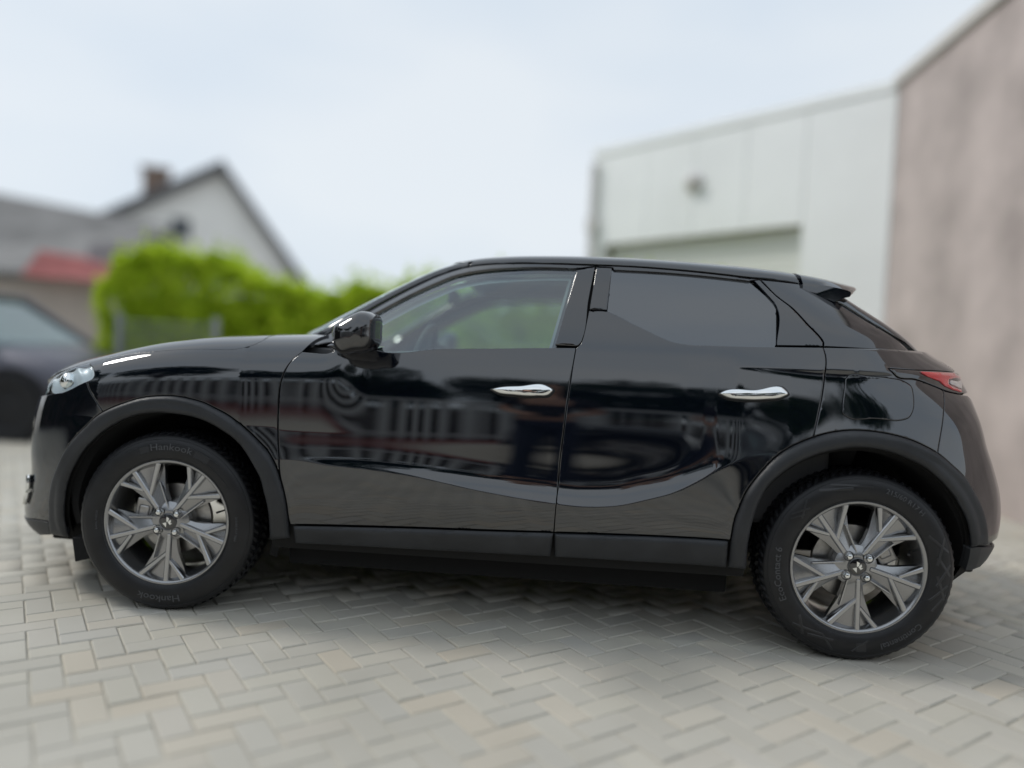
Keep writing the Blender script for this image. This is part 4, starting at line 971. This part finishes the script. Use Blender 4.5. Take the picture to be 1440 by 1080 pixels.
tree(11.5, -13, 5.4, 2.6, 'tree_leaf', 'dark tree reflected beside the fuel flap of the black car', 6000)
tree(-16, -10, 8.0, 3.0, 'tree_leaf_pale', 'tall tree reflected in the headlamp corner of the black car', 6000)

tree(-11.5, -3.5, 6.5, 2.4, 'tree_leaf_pale', 'leafy tree standing past the nose of the black car, mirrored in its bumper', 9000, .25)
tree(-12.5, 1.0, 7.5, 2.6, 'tree_leaf', 'large dark tree beyond the left edge, mirrored in the bumper corner', 9000, .25)
hl_ = empty('hedge', (-10.6, -2.6, 0), 'tall dark hedge added out of view past the nose of the black car, to be mirrored in its bumper', 'hedge')  # unseen hedge, added so the bumper reflects a dark green band over the trunks
n = 9000; C = np.stack([rng.uniform(-.4, .45, n), rng.uniform(-4.6, 4.4, n), rng.uniform(0, 1, n)**.8*2.35+rng.normal(0, .12, n)], 1); V, F = leaves(C, np.array([[.7, 0, .7]]), .085)
fast_mesh('foliage', V, F, 'tree_leaf_pale', hl_, 'stuff')
m = MB(); m.box((-.3, -4.5, 0), (.2, 4.3, 2.0)); m.build('inner_branches', 'bark', hl_, bevel=.05)
# ---------------------------------------------------------------- fence across the yard (seen mirrored in the doors)
fence = empty('slatted_fence', (0, -9.1, 0), 'pale fence of upright slats mirrored in the doors of the black car', 'fence')
bar = bpy.data.meshes.new('slat'); q = MB(); q.box((-.095, -.015, .12), (.095, .015, 1.88)); bar.from_pydata(q.V, [], q.F); bar.materials.append(MATS['slat_white']); bar.update()
for k in range(66):
    o = bpy.data.objects.new('slat', bar); col.objects.link(o); o.parent = fence; o.location = (-13+k*.39, 0, 0)
for z in (.30, 1.92):
    q = MB(); q.box((-13.1, -.05, z), (12.8, .04, z+.09)); q.build('rail', 'slat_white', fence)
for k in range(10):
    q = MB(); q.box((-13.05+k*2.82, -.12, -.1), (-12.93+k*2.82, -.052, 2.0)); q.build('post', 'fence_grey', fence)
kb = MB(); kb.box((-13, -9.02, -.04), (13, -8.90, .14)); kb.build('red_kerb', 'kerb_red', None, bevel=.01)['kind'] = 'structure'
kb = MB(); kb.box((-13, -8.898, -.04), (13, -8.62, .03)); kb.build('pale_kerb', 'kerb_grey', None, bevel=.01)['kind'] = 'structure'
hb = empty('hedge', (0, -10.2, 0), 'dark hedge behind the pale slatted fence', 'hedge')
n = 9000; C = np.stack([rng.uniform(-13, 13, n), rng.uniform(-.25, .4, n), rng.uniform(0, 1.72, n)], 1); V, F = leaves(C, np.array([[0, .7, .7]]), .08)
fast_mesh('foliage', V, F, 'tree_leaf', hb, 'stuff')
m = MB(); m.box((-13, -.15, 0), (13, .35, 1.55)); m.build('inner_branches', 'bark', hb, bevel=.05)

# ---------------------------------------------------------------- white hall and brick building on the right
cx, cy = 3.55, 4.6; dv = Vector((-.715, .70, 0)).normalized(); ang = math.atan2(dv.y, dv.x)
hall = empty('warehouse', (cx, cy, 0), 'white panel-clad warehouse with a wide roller door behind the black car', 'warehouse')
LN, HT, s0, s1, zd = 4.26, 4.02, .98, 4.02, 2.72
Mh = Matrix.Rotation(ang, 4, 'Z')        # local x along the wall, local -y... towards the yard is +y*(-1)
def hb_(a, b): return MB().box(a, b, Mh)
# panels (each a separate sheet with a narrow joint); yard side is local +y
pw = 1.16
def hall_panel(x0, x1, z0, z1): 
    q = MB(); q.box((x0+.004, -.10, z0), (x1-.004, 0, z1), Mh); q.build('wall_panel', 'white_panel', hall, bevel=.004)
hall_panel(0, s0, 0, HT)
xk = [s0, 1.74, 2.50, 3.26, s1]
for a, b in zip(xk[:-1], xk[1:]): hall_panel(a, b, zd, HT)
hall_panel(s1, LN, 0, HT)
q = MB(); q.box((-.02, -.14, HT+.002), (LN+.02, .02, HT+.12), Mh); q.build('fascia', 'white_panel', hall, bevel=.01)
q = MB(); q.box((0, -5.6, .0), (LN-.01, -.265, HT-.05), Mh); q.build('hall_body', 'white_panel', hall)
q = MB(); q.box((s0, -.26, zd+.001), (s1, -.102, zd+.06), Mh); q.box((s0-.06, -.26, 0), (s0-.001, -.102, zd), Mh); q.box((s1+.001, -.26, 0), (s1+.06, -.102, zd), Mh); q.build('door_reveal', 'reveal', hall)
rd_ = MB(); rd_.box((s0, -.222, 0), (s1, -.202, zd+.05), Mh); rd_ = rd_.build('roller_door', 'shutter', hall)
for k in range(27):
    q = MB(); q.box((s0+.01, -.201, .02+k*.1), (s1-.01, -.186, .105+k*.1), Mh); q.build('shutter_slat', 'shutter', rd_, bevel=.004)
q = MB(); q.lathe([(.0, .13), (.07, .12), (.12, .07), (.13, 0)], 24, 'y', (0, 0, 0)); q.V = [tuple(Mh @ Vector((v[0]+2.48, v[1], v[2]+3.40))) for v in q.V]; q.build('wall_lamp', 'coping', hall, True)
q = MB(); q.box((LN-.09, .0, .0), (LN-.01, .08, HT-.1), Mh); q.box((LN-.14, .0, 2.92), (LN+.02, .10, 3.12), Mh); q.build('downpipe', 'coping', hall)
bk = empty('brick_building', (cx, 0, 0), 'pinkish brown brick building at the right edge beside the white warehouse', 'building')
q = MB(); q.box((0, -1.2, 0), (6, 4.58, 4.05)); q.build('wall', 'brickwork', bk)
q = MB(); q.box((-.05, -1.25, 4.052), (6.05, 4.62, 4.17)); q.build('coping', 'coping', bk, bevel=.01)
for k, y in enumerate((-1.0,)):
    q = MB(); q.box((-.020, y-.055, 0), (-.002, y+.055, 4.05)); q.build('pier', 'brickwork', bk)

# ---------------------------------------------------------------- houses behind the hedge
hs = empty('house', (-13.0, 24, 0), 'white rendered gabled house with dark roof and chimney behind the hedge', 'house', rz=R(27))
L0, R0, AP, ZL, ZR = -5.3, 3.5, 7.75, 4.45, 3.0
q = MB(); V = [(L0, 0, 0), (R0, 0, 0), (R0, 0, ZR), (0, 0, AP-.25), (L0, 0, ZL)]; n5 = 5
q.add(V+[(a, 9, c) for a, b, c in V], [(0, 1, 2, 3, 4), (9, 8, 7, 6, 5), (0, 5, 6, 1), (1, 6, 7, 2), (4, 9, 5, 0)]); q.build('wall', 'render_white', hs)
def slope(x0, z0, x1, z1, nm, t=.38):
    q = MB(); V = [(x0, -.45, z0), (x1, -.45, z1), (x1, 9.3, z1), (x0, 9.3, z0)]; q.add(V+[(a, b, c-t) for a, b, c in V], [(0, 1, 2, 3), (7, 6, 5, 4), (0, 4, 5, 1), (1, 5, 6, 2), (2, 6, 7, 3), (3, 7, 4, 0)]); return q.build(nm, 'roof_tile', hs)
rf = slope(L0-.5, ZL-.15, 0, AP+.08, 'roof'); slope(0, AP+.079, R0+.45, ZR-.35, 'roof')
q = MB(); q.box((-2.75, 1.2, 5.2), (-1.85, 2.2, 7.45)); q.box((-2.82, 1.13, 7.452), (-1.78, 2.27, 7.6)); q.build('chimney', 'chimney_brick', rf)
wn = MB(); wn.box((-1.75, -.03, 4.75), (-.95, .02, 5.65)); wn = wn.build('window', 'render_white', hs)
q = MB(); q.box((-1.68, -.05, 4.82), (-1.02, -.032, 5.58)); q.build('pane', 'pane_dark', wn)
b2_ = empty('house', (-16, 16, 0), 'low house with a broad grey roof at the far left', 'house')
q = MB(); q.box((-5, 0, 0), (3.0, 7, 2.5)); q.build('wall', 'beige_wall', b2_)
q = MB(); V = [(-5.2, -.5, 2.35), (3.1, -.5, 2.65), (3.5, 3.5, 4.65), (-5.2, 3.5, 5.95), (-5.2, 7.5, 2.4), (3.2, 7.5, 2.6)]; q.add(V, [(0, 1, 2, 3), (3, 2, 5, 4), (0, 3, 4), (1, 5, 2), (0, 4, 5, 1)]); q.build('roof', 'roof_grey', b2_)
b3 = empty('shed', (-9.2, 9.0, 0), 'small beige outbuilding with a red roof edge behind the grey car', 'shed')
q = MB(); q.box((-2.2, 0, 0), (1.45, 2.4, 2.0)); q.build('wall', 'beige_wall', b3)
q = MB(); V = [(.05, -.35, 2.02), (1.62, -.35, 1.97), (1.62, 2.6, 2.3), (.05, 2.6, 2.62), (.05, .1, 2.52), (1.62, .1, 2.22)]; q.add(V, [(0, 1, 5, 4), (4, 5, 2, 3), (0, 3, 2, 1), (0, 4, 3), (1, 2, 5)]); q.build('roof', 'roof_red', b3)
q = MB(); q.box((-2.3, -.2, 2.01), (.04, 2.5, 2.12)); q.build('flat_roof', 'roof_grey', b3)
q = MB(); q.box((.35, 1.0, 2.35), (1.25, 1.8, 2.80)); q.build('dormer', 'fence_grey', b3)
# wire fence in front of the hedge
wf_ = empty('wire_fence', (-4.6, 4.25, 0), 'low grey wire mesh fence in front of the green hedge', 'fence')
q = MB()
for k in range(26): q.box((.04*k-.003, -.003, 0), (.04*k+.003, .003, 1.24))
for k in range(8): q.box((0, -.008, .1+k*.16), (1.0, -.003, .108+k*.16))
q.build('mesh_panel', 'fence_grey', wf_, kind='stuff')
for x in (-.04, 1.04): q = MB(); q.box((x-.03, -.03, 0), (x+.03, .03, 1.3)); q.build('post', 'fence_grey', wf_)

# ---------------------------------------------------------------- grey car at the left edge
pc = empty('car', (-6.3, 4.0, 0), 'grey hatchback parked at the left edge behind the black car', 'car')
prof = [(-2.0, .30, .62, .30, .80), (-1.95, .25, .95, .26, .84), (-1.5, .24, .98, .24, .86), (-.6, .22, .96, .22, .87), (.5, .22, .94, .22, .87), (.95, .24, .92, .22, .86), (1.5, .24, .84, .24, .85), (1.85, .26, .74, .26, .80), (2.02, .34, .62, .34, .66)]
q = MB(); V = []; F = []; ns = 12
for x, zb, zt, _, hw in prof:
    for k in range(ns):
        a = 2*math.pi*(k+.5)/ns; ca, sa = math.cos(a), math.sin(a)
        V.append((x, hw*math.copysign(abs(ca)**.35, ca), (zb+zt)/2+(zt-zb)/2*math.copysign(abs(sa)**.45, sa)))
for i in range(len(prof)-1):
    for k in range(ns): F.append((i*ns+k, i*ns+(k+1) % ns, (i+1)*ns+(k+1) % ns, (i+1)*ns+k))
F += [tuple(range(ns-1, -1, -1)), tuple((len(prof)-1)*ns+k for k in range(ns))]
q.add(V, F); q.build('body', 'car_grey', pc, True, angle=R(50))
def cabin(name, m_, z0, z1, hw0, hw1, x0, x1, X0, X1):
    q = MB(); V = [(x0, -hw0, z0), (x1, -hw0, z0), (x1, hw0, z0), (x0, hw0, z0), (X0, -hw1, z1), (X1, -hw1, z1), (X1, hw1, z1), (X0, hw1, z1)]
    q.add(V, [(0, 1, 5, 4), (1, 2, 6, 5), (2, 3, 7, 6), (3, 0, 4, 7)]); return q.build(name, m_, pc)
cabin('window_glass', 'car_glass_light', .93, 1.40, .80, .64, -1.85, 1.0, -1.45, .25)
q = MB(); q.box((-1.46, -.65, 1.401), (.28, .65, 1.45)); q.build('roof', 'car_grey', pc, bevel=.03)
for v in (-1, 1):
    for pts in ([(1.0, v*.80, .93), (.25, v*.645, 1.42)], [(-.25, v*.805, .93), (-.30, v*.65, 1.42)], [(-1.85, v*.80, .93), (-1.45, v*.645, 1.42)]):
        q = MB(); q.tube(pts, .035, 8); q.build('pillar', 'car_grey', pc, True)
    for x in (-1.25, 1.28):
        w2 = MB(); w2.lathe([(.20, -.09), (.22, -.10), (.30, -.10), (.315, -.07), (.315, .07), (.30, .10), (.2, .10)], 36, 'y', (x, v*.79, .315)); w2 = w2.build('wheel', 'tyre_plain', pc, True)
        q = MB(); q.lathe([(.0, v*.085), (.05, v*.085), (.19, v*.07), (.205, v*.09)], 30, 'y', (x, v*.79, .315)); q.build('rim', 'tyre_plain', w2, True)
        q = MB(); q.lathe([(.33, v*.096), (.37, v*.098), (.37, v*.06)], 36, 'y', (x, v*.79, .33)); q.build('wheel_arch', 'tyre_plain', pc, True)
    q = MB(); q.box((1.70, v*.55-.14, .60), (1.93, v*.55+.14, .70)); q.build('headlight', 'reflector', pc, bevel=.02)
    q = MB(); q.box((-1.95, v*.835-.02, .30), (1.9, v*.835+.03, .40)); q.build('rubbing_strip', 'matte_plastic', pc, bevel=.01)
for q0 in ((-.2, .3), (-1.1, .3)):
    q = MB(); q.box((q0[0]-.1, -.6, .6), (q0[0]+.1, .6, 1.2)); q.build('seat', 'seat_fabric', pc, bevel=.03)

# ---------------------------------------------------------------- black car parked opposite (seen mirrored in the rear door)
op = empty('car', (2.05, -6.9, 0), 'second black car parked opposite, mirrored in the rear door of the first', 'car')
skip = {'fuel_flap', 'lettering', 'sidewall_mark', 'tread_block', 'nut_seat', 'lug_nut', 'valve', 'emblem', 'cap_ring', 'brake_caliper', 'hub_carrier', 'projector', 'lens', 'handle_recess', 'air_deflector', 'seat', 'rear_seat', 'rear_view_mirror', 'steering_wheel', 'dashboard', 'cabin_floor', 'door_lining'}
base = lambda o: o.name.split('.')[0]
for ch in [o for o in col.objects if o.parent == car]:
    if base(ch) in skip: continue
    c = ch.copy(); col.objects.link(c); c.parent = op; c.name = base(ch)
    for gch in [o for o in col.objects if o.parent == ch]:
        if base(gch) in skip: continue
        d = gch.copy(); col.objects.link(d); d.parent = c; d.name = base(gch)

# ---------------------------------------------------------------- the photographer (seen mirrored in the front door)
def skin_body(name, verts, edges, radii, material, parent=None, root=0, sub=2):
    me = bpy.data.meshes.new(name); me.from_pydata(verts, edges, []); me.update()
    o = link(name, me, material, parent)
    md = o.modifiers.new('Skin', 'SKIN'); md.use_smooth_shade = True
    for i, r_ in enumerate(radii):
        sv = me.skin_vertices[0].data[i]; sv.radius = (r_, r_) if np.isscalar(r_) else r_; sv.use_root = (i == root)
    o.modifiers.new('Sub', 'SUBSURF').levels = sub; o.modifiers['Sub'].render_levels = sub; return o
sk = [((0, 0, .96), (.15, .11)), ((0, .01, 1.15), (.135, .10)), ((0, .02, 1.36), (.165, .11)), ((0, .015, 1.50), .058), ((0, .035, 1.57), .062), ((0, .05, 1.66), (.078, .095)), ((0, .045, 1.745), (.068, .082))]
V = [a for a, b in sk]; Rr = [b for a, b in sk]; E = [(i, i+1) for i in range(6)]
for s in (-1, 1):
    k = len(V); V += [(s*.19, .0, 1.42), (s*.27, -.02, 1.19), (s*.14, .24, 1.08), (s*.095, .315, 1.06)]; Rr += [.062, .045, .030, .034]; E += [(2, k), (k, k+1), (k+1, k+2), (k+2, k+3)]
    k = len(V); V += [(s*.095, 0, .90), (s*.11, .02, .50), (s*.12, -.02, .10), (s*.13, .10, .05), (s*.135, .17, .04)]; Rr += [.092, .062, .042, .045, .035]; E += [(0, k), (k, k+1), (k+1, k+2), (k+2, k+3), (k+3, k+4)]
ph = skin_body('person', V, E, Rr, 'skin'); ph.location = (.193, -4.06, 0); tag(ph, 'person in dark clothes holding up a phone, mirrored in the front door', 'person')
skin_body('shirt', [(0, 0, .98), (0, .01, 1.15), (0, .02, 1.36), (0, .015, 1.46), (-.19, 0, 1.42), (-.25, -.015, 1.26), (.19, 0, 1.42), (.25, -.015, 1.26)], [(0, 1), (1, 2), (2, 3), (2, 4), (4, 5), (2, 6), (6, 7)], [(.172, .13), (.155, .12), (.185, .13), .075, .08, .068, .08, .068], 'cloth_dark', ph)
skin_body('trousers', [(0, 0, .96), (-.095, 0, .88), (-.11, .02, .50), (-.12, -.02, .09), (.095, 0, .88), (.11, .02, .50), (.12, -.02, .09)], [(0, 1), (1, 2), (2, 3), (0, 4), (4, 5), (5, 6)], [(.165, .125), .112, .082, .070, .112, .082, .070], 'denim', ph)
skin_body('hair', [(0, .02, 1.70), (0, .01, 1.77)], [(0, 1)], [(.082, .09), (.062, .075)], 'hair_dark', ph)
for s in (-1, 1):
    skin_body('shoe', [(s*.12, -.03, .055), (s*.13, .10, .05), (s*.137, .20, .04)], [(0, 1), (1, 2)], [.058, .056, .045], 'cloth_dark', ph)
    hv = [(s*.097, .31, 1.06), (s*.082, .36, 1.06)]; he = [(0, 1)]; hr = [.030, (.030, .018)]
    for dz, ln in ((.032, .050), (.011, .058), (-.010, .055), (-.030, .044)):
        k = len(hv); hv += [(s*.082, .385, 1.06+dz), (s*.080, .385+ln*.55, 1.06+dz), (s*(.080-.035), .385+ln*.62, 1.06+dz)]; hr += [.0095, .0088, .0078]; he += [(1, k), (k, k+1), (k+1, k+2)]
    k = len(hv); hv += [(s*.070, .355, 1.085), (s*.052, .385, 1.095)]; hr += [.011, .0095]; he += [(0, k), (k, k+1)]
    skin_body('hand', hv, he, hr, 'skin', ph, sub=1)
q = MB(); q.box((.193-.078, -3.632, 1.022), (.193+.078, -3.622, 1.098)); q.build('phone', 'gloss_black', None, bevel=.003); tag(bpy.data.objects['phone'], 'dark phone held up by the mirrored person', 'phone')
